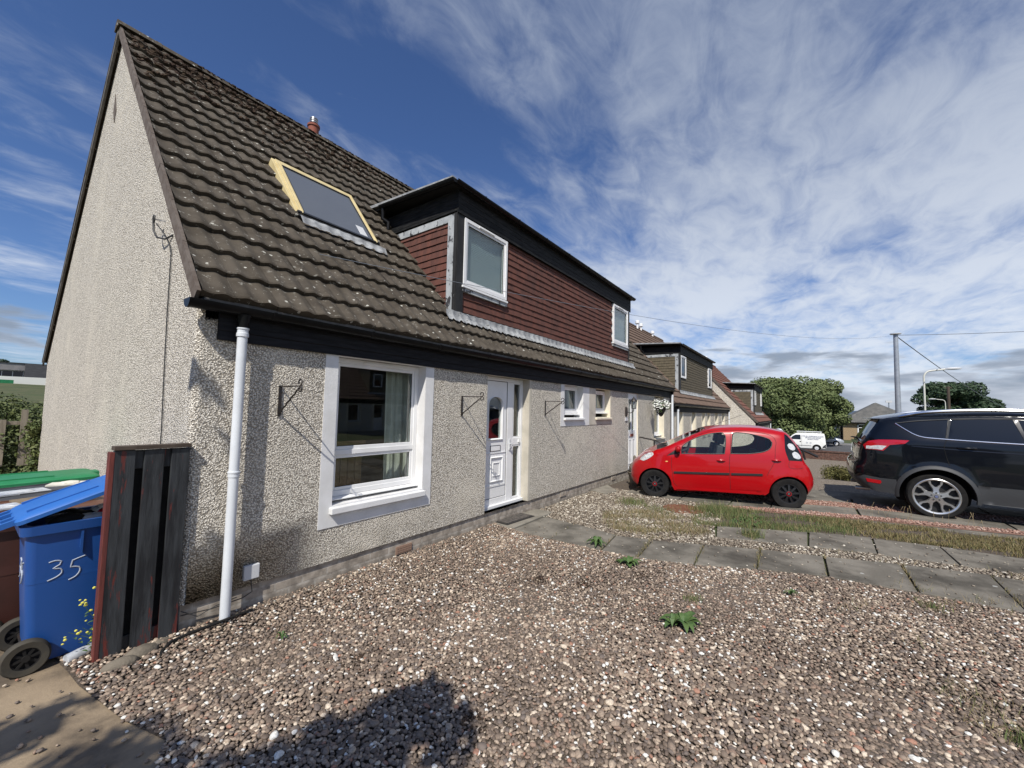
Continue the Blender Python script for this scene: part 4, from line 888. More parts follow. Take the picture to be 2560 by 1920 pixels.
# meter box, airbricks
g = MB(); g.box(.395, .505, -.035, 0, .255, .365); mb_ = g.build('cable_box', 'pale_grey', bevel=.006); tag(mb_, 'small grey plastic cable box low on the wall beside the downpipe', 'junction box')
for i, (x, z, lb) in enumerate(((1.97, .085, 'terracotta airbrick in the plinth below the large window'), (5.52, .125, 'airbrick in the plinth right of the front door'), (7.85, .12, 'airbrick in the plinth near the red car nose'))):
    g = MB(); g.box(x-.105, x+.105, .008, .03, z-.04, z+.04)
    for a in range(9):
        for b in range(3): g.box(x-.09+a*.0215, x-.077+a*.0215, .0055, .0085, z-.028+b*.022, z-.014+b*.022)
    g.build('airbrick', 'airbrick' if i == 0 else 'plinth_brick', H1)
# dormer
DW = [(3.035, 4.035, 3.33, 4.28), (8.42, 9.40, 3.33, 4.28)]
dormer(H1, 2.914, 9.55, .298, 4.30, 4.615, 'hung_tile_red', 'black_boards_worn', DW)
for i, (a, b, c, d) in enumerate(DW):
    window(H1, 'window', a, b, c, d, .258, blind='blind' if i == 0 else 'blind_pale', label=['larger looking dormer window with closed blind beside the black corner post', 'dormer window with pale blind at the far end of the dormer'][i], depth=.07)
    sill(H1, a-.02, b+.02, c-.045, c-.002, .245, .34, 'upvc'); m = MB(); m.box(a+.0, b+.02, .262, .31, c-.10, c-.046); m.build('lead_strip', 'peeling_white', H1)
# skylight
def skylight(h):
    k = MB(); P = lambda x, y, hh: Vector((x, y, Z0r+TM*(y-Y0)+hh/CA))
    xa, xb, yb, yt = 1.185, 2.245, 1.085, 1.815; hb, ht = .075, .135
    B = [P(xa, yb, hb), P(xb, yb, hb), P(xb, yt, ht), P(xa, yt, ht)]
    ux = (B[1]-B[0]).normalized(); us = (B[3]-B[0]).normalized(); un = ux.cross(us); Ls = (B[3]-B[0]).length; Lx = xb-xa
    T = Matrix((ux, us, un)).transposed().to_4x4(); T.translation = B[0]
    f = MB(); w_ = .060
    f.box(0, w_, 0, Ls, -.12, 0, T); f.box(Lx-w_, Lx, 0, Ls, -.12, 0, T); f.box(w_, Lx-w_, Ls-.085, Ls, -.12, -.0005, T); f.box(-.035, .022, .03, Ls+.02, -.12, -.018, T); f.box(.028, .040, .0, Ls-.05, -.02, .008, T); f.box(Lx-.040, Lx-.028, .0, Ls-.05, -.02, .008, T)
    sk = f.build('skylight', 'skylight_frame', h, bevel=.005)
    f = MB(); f.box(-.02, Lx+.01, -.055, .0, -.10, -.012, T); f.box(-.02, Lx+.01, .0, .035, -.09, .004, T); ring_ = [(w_, w_+.012), (Lx-w_-.012, Lx-w_)]
    for a, b in ring_: f.box(a, b, .035, Ls-.085, -.05, -.004, T)
    f.box(w_, Lx-w_, Ls-.10, Ls-.085, -.05, -.004, T); f.build('seal', 'dark_trim', sk)
    MB().box(w_+.01, Lx-w_-.01, .033, Ls-.095, -.022, -.016, T).build('pane', 'glass_sky', sk)
    f = MB(); f.box(.82, .93, .10, .30, -.0155, -.0145, T); f.build('sticker', 'pale_grey', sk)
    m = MB(); n = 90
    for i in range(n+1):
        x = xa-.03+(Lx+.08)*i/n; s1 = (yb-Y0)/CA-.045; w = wave(x); e = .010*math.sin(x*37)+.008*math.sin(x*83)
        m.v += [RP(x, s1-.085+e-(.012 if w > .015 else 0), .055+w*1.0), RP(x, s1-.05, .062+w*1.05), RP(x, s1+.03, .085+w*.3)]
    for i in range(n): m.f += [(i*3, i*3+3, i*3+4, i*3+1), (i*3+1, i*3+4, i*3+5, i*3+2)]
    m.build('lead_apron', 'lead', sk, smooth=True)
skylight(H1)
# moss lumps near the ridge
rnd = random.Random(21); m = MB(); 
for i in range(2600):
    s = SLEN-abs(rnd.gauss(0, 1.))*.66; x = abs(rnd.gauss(0, 1))*2.0 if i % 3 else rnd.uniform(0, 12.4)
    if s < 2.5 or x > 12.4 or s > SLEN-.02: continue
    if rnd.random() > .35+.65*(math.sin(x*5+s*3)*math.sin(s*6+x*2) > -.1): continue
    if x > 1.0 and x < 2.4 and s < 3.2: continue
    r = rnd.uniform(.010, .034)*(1 if x < 4 else .75); g_ = SLEN/18; s = (s//g_)*g_+rnd.choice([rnd.uniform(0, .08), rnd.uniform(0, .34)]); wv = wave(x)
    p = RP(x, s, .036+wv-(s % g_)/g_*.025); m.blob(p, r, (1.3, 1, .8), i, 1, .35)
for i in range(330):
    x = min(12.3, .7+abs(rnd.gauss(0, 3.5))); y_ = rnd.uniform(.0, .12); m.blob((x, YR-y_, ZRG+.074-max(0, y_-.03)*.75), rnd.uniform(.008, .020), (1.8, 1.2, .6), i, 1, .35)
mo = m.build('moss', 'moss', H1); mo['kind'] = 'stuff'
# flue pot on the ridge
fl = MB(); fl.lathe([(.085, ZRG-.02), (.09, ZRG+.16), (.105, ZRG+.17), (.105, ZRG+.205), (.08, ZRG+.21)], (2.50, YR, 0), n=24); fo = fl.build('chimney_pot', 'terracotta', H1, smooth=True)
fl = MB(); fl.lathe([(.055, ZRG+.19), (.055, ZRG+.24), (.07, ZRG+.245), (.07, ZRG+.26), (.055, ZRG+.265), (.07, ZRG+.28), (.07, ZRG+.295), (.055, ZRG+.30), (.07, ZRG+.315), (.065, ZRG+.335), (0, ZRG+.345)], (2.50, YR, 0), n=20); fl.build('cowl', 'steel', fo, smooth=True)
# small louvre high in the gable
g = MB(); g.prism([(3.62, 5.38), (3.70, 5.24), (3.80, 5.42), (3.76, 5.66)], -.006, .004, 'x'); g.build('gable_vent', 'verge', H1)
# cable and hook on the gable
hk = MB(); hk.tube([(-.002, .735, 3.02), (-.03, .84, 3.00), (-.06, .95, 3.03), (-.072, 1.01, 3.10), (-.075, 1.02, 3.17)], .008, 6); hk.tube([(-.075, 1.02+.026*math.cos(a), 3.205+.032*math.sin(a)) for a in np.linspace(-1.5, 4.8, 12)], .007, 6)
tag(hk.build('cable_hook', 'cable', smooth=True), 'black curved cable hook high on the pale gable wall', 'cable hook')
cb = MB(); cb.tube([(-.06, 1.01, 3.17), (-.02, .90, 3.06), (-.012, .76, 2.93), (-.010, .72, 2.85), (-.010, .70, 2.3), (-.010, .66, 1.8), (-.010, .62, 1.4), (-.010, .60, .2)], .0045, 5)
tag(cb.build('wall_cable', 'cable'), 'thin dark cable running down the gable wall from the hook', 'cable')
cb = MB(); cb.tube([(.45, -.02, .26), (.46, -.03, .16), (.40, -.02, .13), (.2, -.01, .12), (.02, -.01, .14)], .004, 5); cb.tube([(.02, -.01, .17), (.12, -.015, .10), (.22, -.03, .14), (.36, -.02, .15)], .0035, 5)
tag(cb.build('wall_cable', 'cable'), 'thin cables looping over the plinth bricks below the cable box', 'cable')
cb = MB(); cb.tube([(.44, -.10, .055), (.25, -.13, .06), (.05, -.12, .05), (-.06, -.14, .045), (-.12, -.20, .03), (-.14, -.26, .0)], .010, 8)
tag(cb.build('ground_pipe', 'rubber', smooth=True), 'thin black hose lying on the pebbles at the foot of the downpipe', 'hose')
bracket(.594, 1.765, 'iron wall bracket between the downpipe and the large window'); bracket(2.793, 1.765, 'iron wall bracket between the large window and the front door'); bracket(4.82, 1.765, 'iron wall bracket right of the white front door')
# wall lantern, number plate, hanging basket, handrail, mat, garden ornament
ln = empty('wall_lantern', (8.55, 0, 1.62)); tag(ln, 'black wall lantern beside the narrow white door', 'lantern')
g = MB(); g.lathe([(0, -.12), (.035, -.10), (.045, 0), (.035, .10), (0, .12)], (0, -.01, 0), n=14); g.tube([(0, -.02, .0), (0, -.12, -.03), (0, -.20, .02), (0, -.20, .08)], .009, 8); g.build('arm', 'iron', ln, smooth=True)
g = MB()
for a in range(6): an = a*math.pi/3; g.tube([(.05*math.cos(an), -.20+.05*math.sin(an), .08), (.072*math.cos(an), -.20+.072*math.sin(an), .25)], .006, 5)
g.lathe([(.055, .07), (.055, .085)], (0, -.20, 0), n=12); g.lathe([(.08, .25), (.075, .265), (.045, .31), (.02, .335), (.012, .36), (0, .37)], (0, -.20, 0), n=12); g.build('cage', 'iron', ln, smooth=True)
MB().lathe([(.048, .085), (.068, .25)], (0, -.20, 0), n=12).build('glass', 'glass', ln, smooth=True)
MB().box(8.50, 8.66, -.02, 0, 1.40, 1.48).build('number_plate', 'pale_grey'); tag(bpy.data.objects['number_plate'], 'small grey house number plate below the wall lantern', 'number plate')
hb = empty('hanging_basket', (10.32, -.33, 1.80)); tag(hb, 'hanging basket of white flowers on a wall bracket', 'hanging basket')
g = MB(); g.lathe([(0, -.30), (.05, -.26), (.14, -.08), (.17, 0), (.15, 0)], n=16); g.build('basket', 'plastic_black', hb, smooth=True)
g = MB(); g.tube([(0, .33, .30), (0, 0, .30)], .007, 6); g.tube([(0, .33, .05), (0, .02, .29)], .006, 6)
for a in range(3): g.tube([(.16*math.cos(a*2.1), .16*math.sin(a*2.1), 0), (0, 0, .29)], .003, 4)
g.build('bracket', 'iron', hb)
rnd = random.Random(8); g = MB(); g2 = MB()
for i in range(230):
    v = Vector((rnd.gauss(0, 1), rnd.gauss(0, 1), rnd.gauss(0, .8))).normalized()*rnd.uniform(.16, .25); v.z = v.z*.8+.02-(.12*abs(v.x)*3 if rnd.random() < .4 else 0)
    (g if i % 4 else g2).blob(v, rnd.uniform(.016, .030), (1, 1, .6), i, 1)
g.build('flowers', 'petal', hb); g2.build('leaves', 'weed_leaf', hb)
hr = MB(); hr.tube([(9.55, -.0, .97), (9.55, -.42, .905), (9.55, -.50, .875), (9.55, -.55, .80), (9.55, -.56, .55), (9.55, -.56, .0)], .018, 10); hr.tube([(9.55, -.38, .905), (9.55, -.38, .0)], .018, 10); tag(hr.build('handrail', 'iron', smooth=True), 'black steel handrail beside the narrow white door', 'handrail')
mt = empty('doormat', (0, 0, 0)); tag(mt, 'dark worn doormat on the slab in front of the front door', 'doormat')
T = Matrix.Rotation(R_(-3), 4, 'Z'); T.translation = (3.90, -.03, 0)
MB().box(-.32, .32, -.18, .155, .028, .036, T).build('backing', 'rubber_mat', mt); MB().box(-.285, .285, -.145, .12, .036, .045, T).build('pile', 'doormat', mt)
og = MB(); og.lathe([(.13, 0), (.15, .06), (.12, .10), (.14, .22), (.17, .28), (.15, .29)], (8.02, -.42, 0), n=16); og.blob((8.02, -.42, .38), .13, (1, .9, 1.1), 3, 2, .16); og.blob((8.0, -.47, .54), .085, (1, 1.1, .95), 5, 2, .12); og.blob((8.04, -.40, .61), .035, (1, 1, 1.3), 6, 1)
tag(og.build('garden_ornament', 'stone', smooth=True), 'weathered stone garden ornament between the red car nose and the narrow white door', 'garden ornament')
# ---------------- second and third houses of the row
plan2 = dict(ops=[(.72, 1.50, .25, 2.1), (2.85, 3.55, .20, 2.1), (4.80, 5.35, 1.2, 2.1), (5.85, 6.45, 1.2, 2.1), (7.7, 8.5, .20, 2.1), (9.6, 10.5, .8, 2.1)], skip=[(2.6, 8.6, .55, 2.0)])
def simple_front(h, plan, glass='glass_dark'):
    for i, (a, b, c, d) in enumerate(plan['ops']):
        tall = c < .3
        rev(h, 'cream_paint', [(a, b, c, 2.09, .2)])
        m = MB(); surround(m, a, b, c, 2.089, a-.1, b+.16, c-(.0 if tall else .14)); m.build('window_surround' if not tall else 'door_surround', 'cream_paint', h)
        if tall and i in (1, 4):
            dm = MB(); ring(dm, a, b, c, 2.08, .05, .12, .18); dm.box(a+.05, b-.05, .13, .17, c+.05, 1.1); dd = dm.build('door', 'upvc', h); MB().box(a+.05, b-.05, .145, .155, 1.1, 2.03).build('pane', glass, dd)
        else:
            window(h, 'window', a+.01, b-.01, c+.05, 2.08, .12, glass=glass, vent=False); 
            if not tall: sill(h, a-.02, b+.02, c-.06, c, -.05, .14, 'cream_paint')
H2 = house('terraced_house', (12.55, 0, -.45), 11.55, 'pale roughcast house behind the red car with brown tile hung dormer', 'roof_tile_brown', plan2, hi=False)
simple_front(H2, plan2); downpipe(H2, .55, -.088, -.1, 2.19, collars=()); downpipe(H2, 11.35, -.088, -.1, 2.19, collars=())
D2 = [(2.47, 3.25, 3.40, 4.25), (7.7, 8.45, 3.30, 4.25)]
dormer(H2, 2.35, 8.75, .298, 4.30, 4.60, 'hung_tile_brown', 'black_boards_worn', D2, 5)
window(H2, 'window', *D2[0], .258, glass='glass_dark', vent=False, blind='blind_pale'); window(H2, 'window', *D2[1], .258, glass='glass_dark', vent=False)
def flues(h, xs):
    for x, hh in xs:
        f = MB(); f.lathe([(.055, 0), (.055, hh), (.11, hh), (.11, hh+.12), (.06, hh+.16), (0, hh+.17)], (x, YR-.14, ZRG-.12), n=12); f.build('flue', 'upvc', h, smooth=True)
flues(H2, [(6.8, .28), (7.35, .22), (9.3, .16)])
H3 = house('terraced_house', (24.2, -1.3, -1.17), 9.6, 'pale roughcast gable house furthest along the row with reddish roof tiles', 'roof_tile_red', plan2 | dict(ops=[(.9, 1.7, .5, 2.1), (3.0, 3.8, .2, 2.1), (5.2, 6.1, 1.0, 2.1), (7.2, 8.2, .8, 2.1)], skip=[(3., 7.4, .55, 2.0)]), hi=False)
simple_front(H3, dict(ops=[(.9, 1.7, .5, 2.1), (3.0, 3.8, .2, 2.1), (5.2, 6.1, 1.0, 2.1), (7.2, 8.2, .8, 2.1)])); downpipe(H3, 9.4, -.088, -.1, 2.19, collars=())
D3 = [(2.77, 3.5, 3.35, 4.2), (6.7, 7.3, 3.35, 4.2)]
dormer(H3, 2.60, 7.6, .298, 4.25, 4.55, 'hung_tile_brown', 'black_boards_worn', D3, 9); 
for q in D3: window(H3, 'window', *q, .258, glass='glass_dark', vent=False)
flues(H3, [(5.5, .3), (6.2, .2), (6.9, .2)])
# opposite side of the street, seen only as a reflection in the panes
H4 = copy_tree(H2); H4.location = (25, -21, -.3); H4.rotation_euler = (0, 0, math.pi); H4['label'] = 'brown roofed house across the street behind the viewer'
H5 = copy_tree(H2); H5.location = (-19, -13, -.3); H5.rotation_euler = (0, 0, math.pi/2); H5['label'] = 'brown roofed house behind the viewer facing the end of the drive'
# ------------------------------------------------------------------ bins and plank panel
pn = empty('plank_panel', (-.21, -.02, -.04)); tag(pn, 'old dark plank panel with peeling red edges standing against the wall corner', 'wooden panel')
rnd = random.Random(3)
for i, (a, b) in enumerate(((-.172, -.068), (-.033, .070), (.106, .205))):
    m = MB(); m.box(a, b, -.022, .0, .0+i*.012, 1.345-i*.003); o = m.build('plank', 'gate_plank', pn, bevel=.003); o.rotation_euler = (0, R_([-.3, .1, .2][i]), 0)
m = MB(); m.box(-.175, .205, .001, .030, .05, .17); m.build('rail', 'gate_plank', pn, bevel=.003); m = MB(); m.box(-.175, .205, .001, .030, 1.22, 1.34); m.build('rail', 'gate_plank', pn, bevel=.003)
m = MB(); m.box(-.196, -.1725, -.024, .05, -.02, 1.335); o = m.build('edge_batten', 'gate_red', pn, bevel=.002)
m = MB(); m.box(-.180, .213, -.038, .045, 1.347, 1.372); m.build('cap', 'dark_wood', pn, bevel=.002)
m = MB(); m.box(-.17, .20, .0305, .045, .02, 1.33); m.build('backing', 'rubber', pn)
def rrect(x0, x1, y0, y1, r, n=4):
    P = []
    for cx, cy, a0 in ((x1-r, y1-r, 0), (x0+r, y1-r, 90), (x0+r, y0+r, 180), (x1-r, y0+r, 270)):
        for i in range(n+1): a = R_(a0+90*i/n); P.append((cx+r*math.cos(a), cy+r*math.sin(a)))
    return P
def loft(m, loops, cap0=True, cap1=True):
    k = len(loops[0]); o = len(m.v)
    for L in loops: m.v += [tuple(p) for p in L]
    for i in range(len(loops)-1):
        for j in range(k): m.f.append((o+i*k+j, o+i*k+(j+1) % k, o+(i+1)*k+(j+1) % k, o+(i+1)*k+j))
    if cap0: m.f.append(tuple(o+j for j in range(k-1, -1, -1)))
    if cap1: m.f.append(tuple(o+(len(loops)-1)*k+j for j in range(k)))
def wheelie_bin(name, loc, w, d, H, body, lidm, label, angle=0., lid_open=0., rz=0., full=False, wheels=True):
    """hinge and wheels on the -x side; w along y, d along x"""
    b = empty(name, loc, rz); tag(b, label, 'wheelie bin', 'wheelie bins along the gable wall')
    m = MB(); lp = []
    for z, s in ((.03, .80), (.10, .82), (H*.5, .91), (H-.12, .975), (H-.06, .985)): lp.append([(x, y, z) for x, y in rrect(-d/2*(s if s > .9 else s*1.0)+.0, d/2*s*.98, -w/2*s, w/2*s, .045)])
    lp += [[(x, y, H-.055) for x, y in rrect(-d/2-.02, d/2+.025, -w/2-.02, w/2+.02, .05)], [(x, y, H) for x, y in rrect(-d/2-.025, d/2+.03, -w/2-.025, w/2+.025, .05)], [(x, y, H) for x, y in rrect(-d/2+.01, d/2-.01, -w/2+.01, w/2-.01, .04)], [(x, y, H-.35) for x, y in rrect(-d/2*.93, d/2*.93, -w/2*.93, w/2*.93, .04)]]
    loft(m, lp, True, True)
    bo = m.build('body', body, b, smooth=True, ang=35)
    m = MB()
    for x in (-.02, .09): m.prism([(x, H-.06), (x+.012, H-.06), (x+.012, H-.21), (x, H-.17)], -w/2*.985-.018, -w/2*.93, 'y')
    m.build('rib', body, bo)
    # lid hinged at x=-d/2-.04
    lid = empty('lid_hinge', (-d/2-.045, 0, H+.035), parent=b); lid.name = 'lid'
    m = MB(); DX = d+.11
    lp = [[(x, y, z) for x, y in rrect(.0+i0, DX-i0*.6, -w/2-.035+i0, w/2+.035-i0, .05)] for i0, z in ((0, -.022), (.0, .0), (.010, .010), (.04, .018), (.10, .021))]
    lp = [[(x, y, z+.014*math.sin(math.pi*min(1, max(0, x/DX)))) for x, y, z in L] for L in lp]
    loft(m, lp, True, True); lo = m.build('cover', lidm, lid, smooth=True, ang=35)
    m = MB(); m.tube([(-.055, -w/2+.03, -.005), (-.055, w/2-.03, -.005)], .014, 10)
    for y in (-w/2+.04, -w/6, w/6, w/2-.04): m.box(-.06, .03, y-.012, y+.012, -.02, .012)
    m.box(.06, DX*.62, -w/2+.05, -w/2+.065, .02, .036); m.box(.06, DX*.62, w/2-.065, w/2-.05, .02, .036); m.box(DX-.10, DX+.02, -.09, .09, -.02, .022); m.build('handle', lidm, lid)
    lid.rotation_euler = (0, -R_(lid_open), 0)
    if wheels:
        for y in (-w/2-.0, w/2+.0):
            wl = empty('wheel', (-d/2+.045, y, .10), parent=b)
            MB().lathe([(.060, -.022), (.092, -.026), (.101, -.016), (.103, 0), (.101, .016), (.092, .026), (.060, .022)], axis='y', n=28).build('tyre', 'rubber_worn', wl, smooth=True)
            m = MB(); m.lathe([(.0, -.024), (.018, -.024), (.018, .024), (0, .024)], axis='y', n=14); m.lathe([(.055, -.016), (.066, -.02), (.066, .02), (.055, .016)], axis='y', n=28); m.lathe([(0, -.004), (.06, -.004), (.06, .004), (0, .004)], axis='y', n=20)
            for q in range(8): a = q*math.pi/4+.2; m.bar((.012*math.cos(a), -.011, .012*math.sin(a)), (.062*math.cos(a), -.011, .062*math.sin(a)), .014, .010, (0, 1, 0))
            m.build('hub', 'rubber', wl, smooth=True)
        MB().tube([(-d/2+.045, -w/2, .10), (-d/2+.045, w/2, .10)], .010, 8).build('axle', 'iron', b)
    return b
def catmull(P, step=.04):
    P = [np.array(p, float) for p in P]; out = []
    for i in range(len(P)-1):
        p0, p1, p2, p3 = P[max(i-1, 0)], P[i], P[i+1], P[min(i+2, len(P)-1)]; n = max(1, int(round(np.linalg.norm(p2-p1)/step)))
        for k in range(n):
            t = k/n; out.append(tuple(.5*((2*p1)+(-p0+p2)*t+(2*p0-5*p1+4*p2-p3)*t*t+(-p0+3*p1-3*p2+p3)*t**3)))
    out.append(tuple(P[-1])); return out
def digits(m, pts_list, T, r=.006):
    for pts in pts_list:
        P = [T(*p) for p in (catmull(pts, .12) if len(pts) > 3 else pts)]; m.tube(P, r, 6)
THREE = [(0, .95), (.25, 1.0), (.5, .92), (.45, .75), (.2, .6), (.5, .52), (.55, .3), (.35, .12), (.0, .0)]
FIVE = [[(.95, .82), (.9, .5), (.98, .5), (1.25, .42), (1.3, .2), (1.15, -.05), (.85, -.18)], [(.93, .83), (1.2, .92), (1.5, 1.0)]]
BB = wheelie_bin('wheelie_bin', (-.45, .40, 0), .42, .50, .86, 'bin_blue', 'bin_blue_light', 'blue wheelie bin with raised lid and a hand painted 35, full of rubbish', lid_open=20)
m = MB(); yo = -.205
digits(m, [THREE]+FIVE, lambda a, b: (-.145+a*.105, -.195-(.45+b*.115-.45)*.035, .515+b*.115), .0042); m.build('number', 'chalk', BB)
m = MB(); digits(m, [THREE]+FIVE, lambda a, b: (-.2395, .02-a*.10, .52+b*.115), .0045); m.build('number', 'chalk', BB)
m = MB(); rnd = random.Random(6)
rub = empty('rubbish', (-.42, .40, .80)); tag(rub, 'bottles and packaging filling the open blue bin', 'rubbish')
for i in range(34):
    m = MB(); x, y = rnd.uniform(-.13, .22), rnd.uniform(-.14, .15); m.blob((x, y, rnd.uniform(-.01, .05)+max(0, x)*.22), rnd.uniform(.05, .085), (1.2, .9, .55), i, 2, .2); m.build('packaging', rnd.choice(['litter', 'litter', 'rubber', 'bin_black', 'lamp_red', 'cloth_curtain', 'bin_blue_light']), rub, smooth=True)
m = MB(); m.lathe([(0, 0), (.05, .0), (.055, .015), (.02, .02)], (.09, -.08, .10), n=18); m.build('packaging', 'cloth_curtain', rub, smooth=True)
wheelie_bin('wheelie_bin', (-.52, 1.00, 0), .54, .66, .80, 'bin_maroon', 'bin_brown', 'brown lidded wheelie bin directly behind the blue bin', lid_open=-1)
wheelie_bin('wheelie_bin', (-.50, 1.62, 0), .54, .64, .80, 'bin_black', 'bin_black', 'black wheelie bin between the brown and the green lidded bins', lid_open=2)
wheelie_bin('wheelie_bin', (-.52, 2.24, 0), .54, .66, .845, 'bin_black', 'bin_green', 'green lidded wheelie bin furthest along the gable wall', lid_open=1)
cdb = MB(); T = Matrix.Rotation(R_(14), 4, 'Z'); T.translation = (-.50, .98, .885)
cdb.box(-.20, .20, -.12, .12, 0, .012, T); tag(cdb.build('cardboard', 'slab_sandy'), 'flattened piece of cardboard lying on the brown bin lid', 'cardboard')
for k, (x, y, z, a, w1, w2, mt_, lb) in enumerate(((-.66, 1.50, .872, 9, .16, .10, 'litter', 'pale plastic sheet lying on the black bin lid'), (-.36, 1.72, .876, -20, .12, .08, 'cloth_curtain', 'small white paper scrap on the black bin lid'), (-.70, .92, .868, 5, .13, .09, 'litter', 'grey plastic tray lying on the brown bin lid'))):
    m = MB(); T = Matrix.Rotation(R_(a), 4, 'Z'); T.translation = (x, y, z); m.box(-w1, w1, -w2, w2, 0, .012, T); m.blob((x, y, z+.014), .05, (1.6, 1.2, .25), k, 2, .25); tag(m.build('scrap', mt_), lb, 'litter')
g = MB(); g.tube([(-.50, .10, .045), (-.44, .12, .05), (-.36, .16, .05)], [.032, .034, .030], 14); g.tube([(-.36, .16, .05), (-.33, .175, .05), (-.31, .185, .05)], [.030, .013, .012], 12)
tag(g.build('plastic_bottle', 'litter', smooth=True), 'crushed clear plastic bottle lying beside the blue bin wheel', 'bottle')
# ------------------------------------------------------------------ vehicles
def pip(x, z, poly):
    c = False; n = len(poly)
    for i in range(n):
        x1, y1 = poly[i]; x2, y2 = poly[(i+1) % n]
        if (y1 > z) != (y2 > z) and x < (x2-x1)*(z-y1)/(y2-y1)+x1: c = not c
    return c
def arcp(cx, cz, r, a0, a1, n=16): return [(cx+r*math.cos(R_(a)), cz+r*math.sin(R_(a))) for a in np.linspace(a0, a1, n)]
class Car:
    def __init__(s, name, loc, rz, label, cat, paint, Wd, top, bottom, belt, roofz, wheels, tumble=.13, nose=.16, tail=.10, rr=.10, flare=.018, crown=.035, nosep=2.6, bulge=.02):
        s.root = empty(name, loc, rz); tag(s.root, label, cat); s.paint = paint; s.W = Wd; s.belt = belt; s.roofz = roofz; s.wheels = wheels
        s.top = catmull(top); s.bottom = bottom; s.out = s.top+bottom; s.tumble = tumble; s.nose = nose; s.tail = tail; s.rr = rr; s.flare = flare; s.crown = crown; s.nosep = nosep; s.bulge = bulge; s.wcrown = -.12
        s.L0 = min(p[0] for p in s.top); s.L1 = max(p[0] for p in s.top); s.T = np.array(s.top)
    def hw(s, x, z):
        L = s.L1-s.L0; u = (x-s.L0)/L; k = s.W/2
        k -= s.nose*max(0, 1-u/.30)**s.nosep+s.tail*max(0, (u-.80)/.20)**2.2
        if z > s.belt: k -= s.tumble*((z-s.belt)/(s.roofz-s.belt))**1.15
        else:
            t = (s.belt-z)/s.belt; k += s.bulge*math.sin(min(1, t*1.5)*math.pi)-.05*max(0, t-.62)/.38
        for wx, wz, wr in s.wheels:
            d = math.hypot(x-wx, (z-wz))-wr*1.16; k += s.flare*math.exp(-(d/.09)**2) if d < .3 and z < s.belt else 0
        a, b = s.T[:-1], s.T[1:]; p = np.array((x, z)); ab = b-a; t = np.clip(((p-a)*ab).sum(1)/((ab**2).sum(1)+1e-9), 0, 1); d = np.sqrt((((a+ab*t[:, None])-p)**2).sum(1)).min()
        if d < s.rr: q = 1-d/s.rr; k -= s.rr*.75*(1-math.sqrt(max(0, 1-q*q)))
        return max(k, .05)
    def side(s, regions, grid=.055):
        """regions: list of (name, material, polygon, parentname, inset); leftover is body paint"""
        V = []; E = []
        def loop(P):
            o = len(V); V.extend([Vector(p) for p in P]); E.extend([(o+i, o+(i+1) % len(P)) for i in range(len(P))])
        loop(s.out)
        for r in regions: loop(r[2])
        zs = np.arange(.1, s.roofz, grid); xs = np.arange(s.L0, s.L1, grid)
        for i, z in enumerate(zs):
            for x in xs:
                x2 = x+(grid/2 if i % 2 else 0)
                if pip(x2, z, s.out): V.append(Vector((x2, z)))
        vo, eo, fo, *_ = delaunay_2d_cdt(V, E, [], 1, 1e-4)
        cls = {}
        for f in fo:
            cx = sum(vo[i][0] for i in f)/len(f); cz = sum(vo[i][1] for i in f)/len(f)
            if not pip(cx, cz, s.out): continue
            k = -1
            for q, r in enumerate(regions):
                if pip(cx, cz, r[2]): k = q
            cls.setdefault(k, []).append(f)
        H = [s.hw(v[0], v[1]) for v in vo]
        s.body = MB()
        for k, fs in cls.items():
            for sg in (-1, 1):
                ins = regions[k][4] if k >= 0 else 0
                vs = [(v[0], sg*(H[i]-ins), v[1]) for i, v in enumerate(vo)]; used = sorted({i for f in fs for i in f}); mp = {u: j for j, u in enumerate(used)}
                F = [tuple(mp[i] for i in (f if sg > 0 else f[::-1])) for f in fs]
                if k < 0: s.body.add([vs[u] for u in used], F)
                else:
                    m = MB(); m.add([vs[u] for u in used], F); m.build(regions[k][0], regions[k][1], s.root, smooth=True, ang=50, weld=True)
    def across(s, spec, n=10):
        """spec: list of (i0 fraction start x/z tests) giving material for top segments"""
        T = s.top; k = len(T); parts = {}
        nr = []
        for i in range(k):
            a, b = np.array(T[max(i-1, 0)]), np.array(T[min(i+1, k-1)]); d = b-a; nn = np.array((-d[1], d[0])); nn = nn/(np.linalg.norm(nn)+1e-9); nr.append(nn)
        ts = [-1, -.97, -.88, -.72, -.45, 0, .45, .72, .88, .97, 1]
        G = []
        for i, (x, z) in enumerate(T):
            h = s.hw(x, z); cr = s.crown*(s.wcrown if z > s.belt and x < s.L0+(s.L1-s.L0)*.42 else 1); G.append([(x+nr[i][0]*cr*(1-abs(t)**2.5), h*t, z+nr[i][1]*cr*(1-abs(t)**2.5)) for t in ts])
        for i in range(k-1):
            mx, mz = (T[i][0]+T[i+1][0])/2, (T[i][1]+T[i+1][1])/2
            for j in range(len(ts)-1):
                q = 'body'
                for nm, mat, test in spec:
                    if test(mx, mz, abs(ts[j]+ts[j+1])/2): q = nm
                m = s.body if q == 'body' else parts.setdefault(q, MB())
                o = len(m.v); m.v += [G[i][j], G[i][j+1], G[i+1][j+1], G[i+1][j]]; m.f.append((o, o+1, o+2, o+3))
        for nm, mat, test in spec:
            if nm in parts: parts[nm].build(nm, mat, s.root, smooth=True, ang=50, weld=True)
        m = MB()      # underside and wheel wells
        B = [s.top[-1]]+s.bottom+[s.top[0]]
        for a, b in zip(B[:-1], B[1:]):
            ha, hb_ = s.hw(*a)-.012, s.hw(*b)-.012; m.add([(a[0], -ha, a[1]), (a[0], ha, a[1]), (b[0], hb_, b[1]), (b[0], -hb_, b[1])], [(0, 1, 2, 3)])
        m.build('underbody', 'plastic_black', s.root)
        s.body.build('body', s.paint, s.root, smooth=True, ang=45, weld=True)
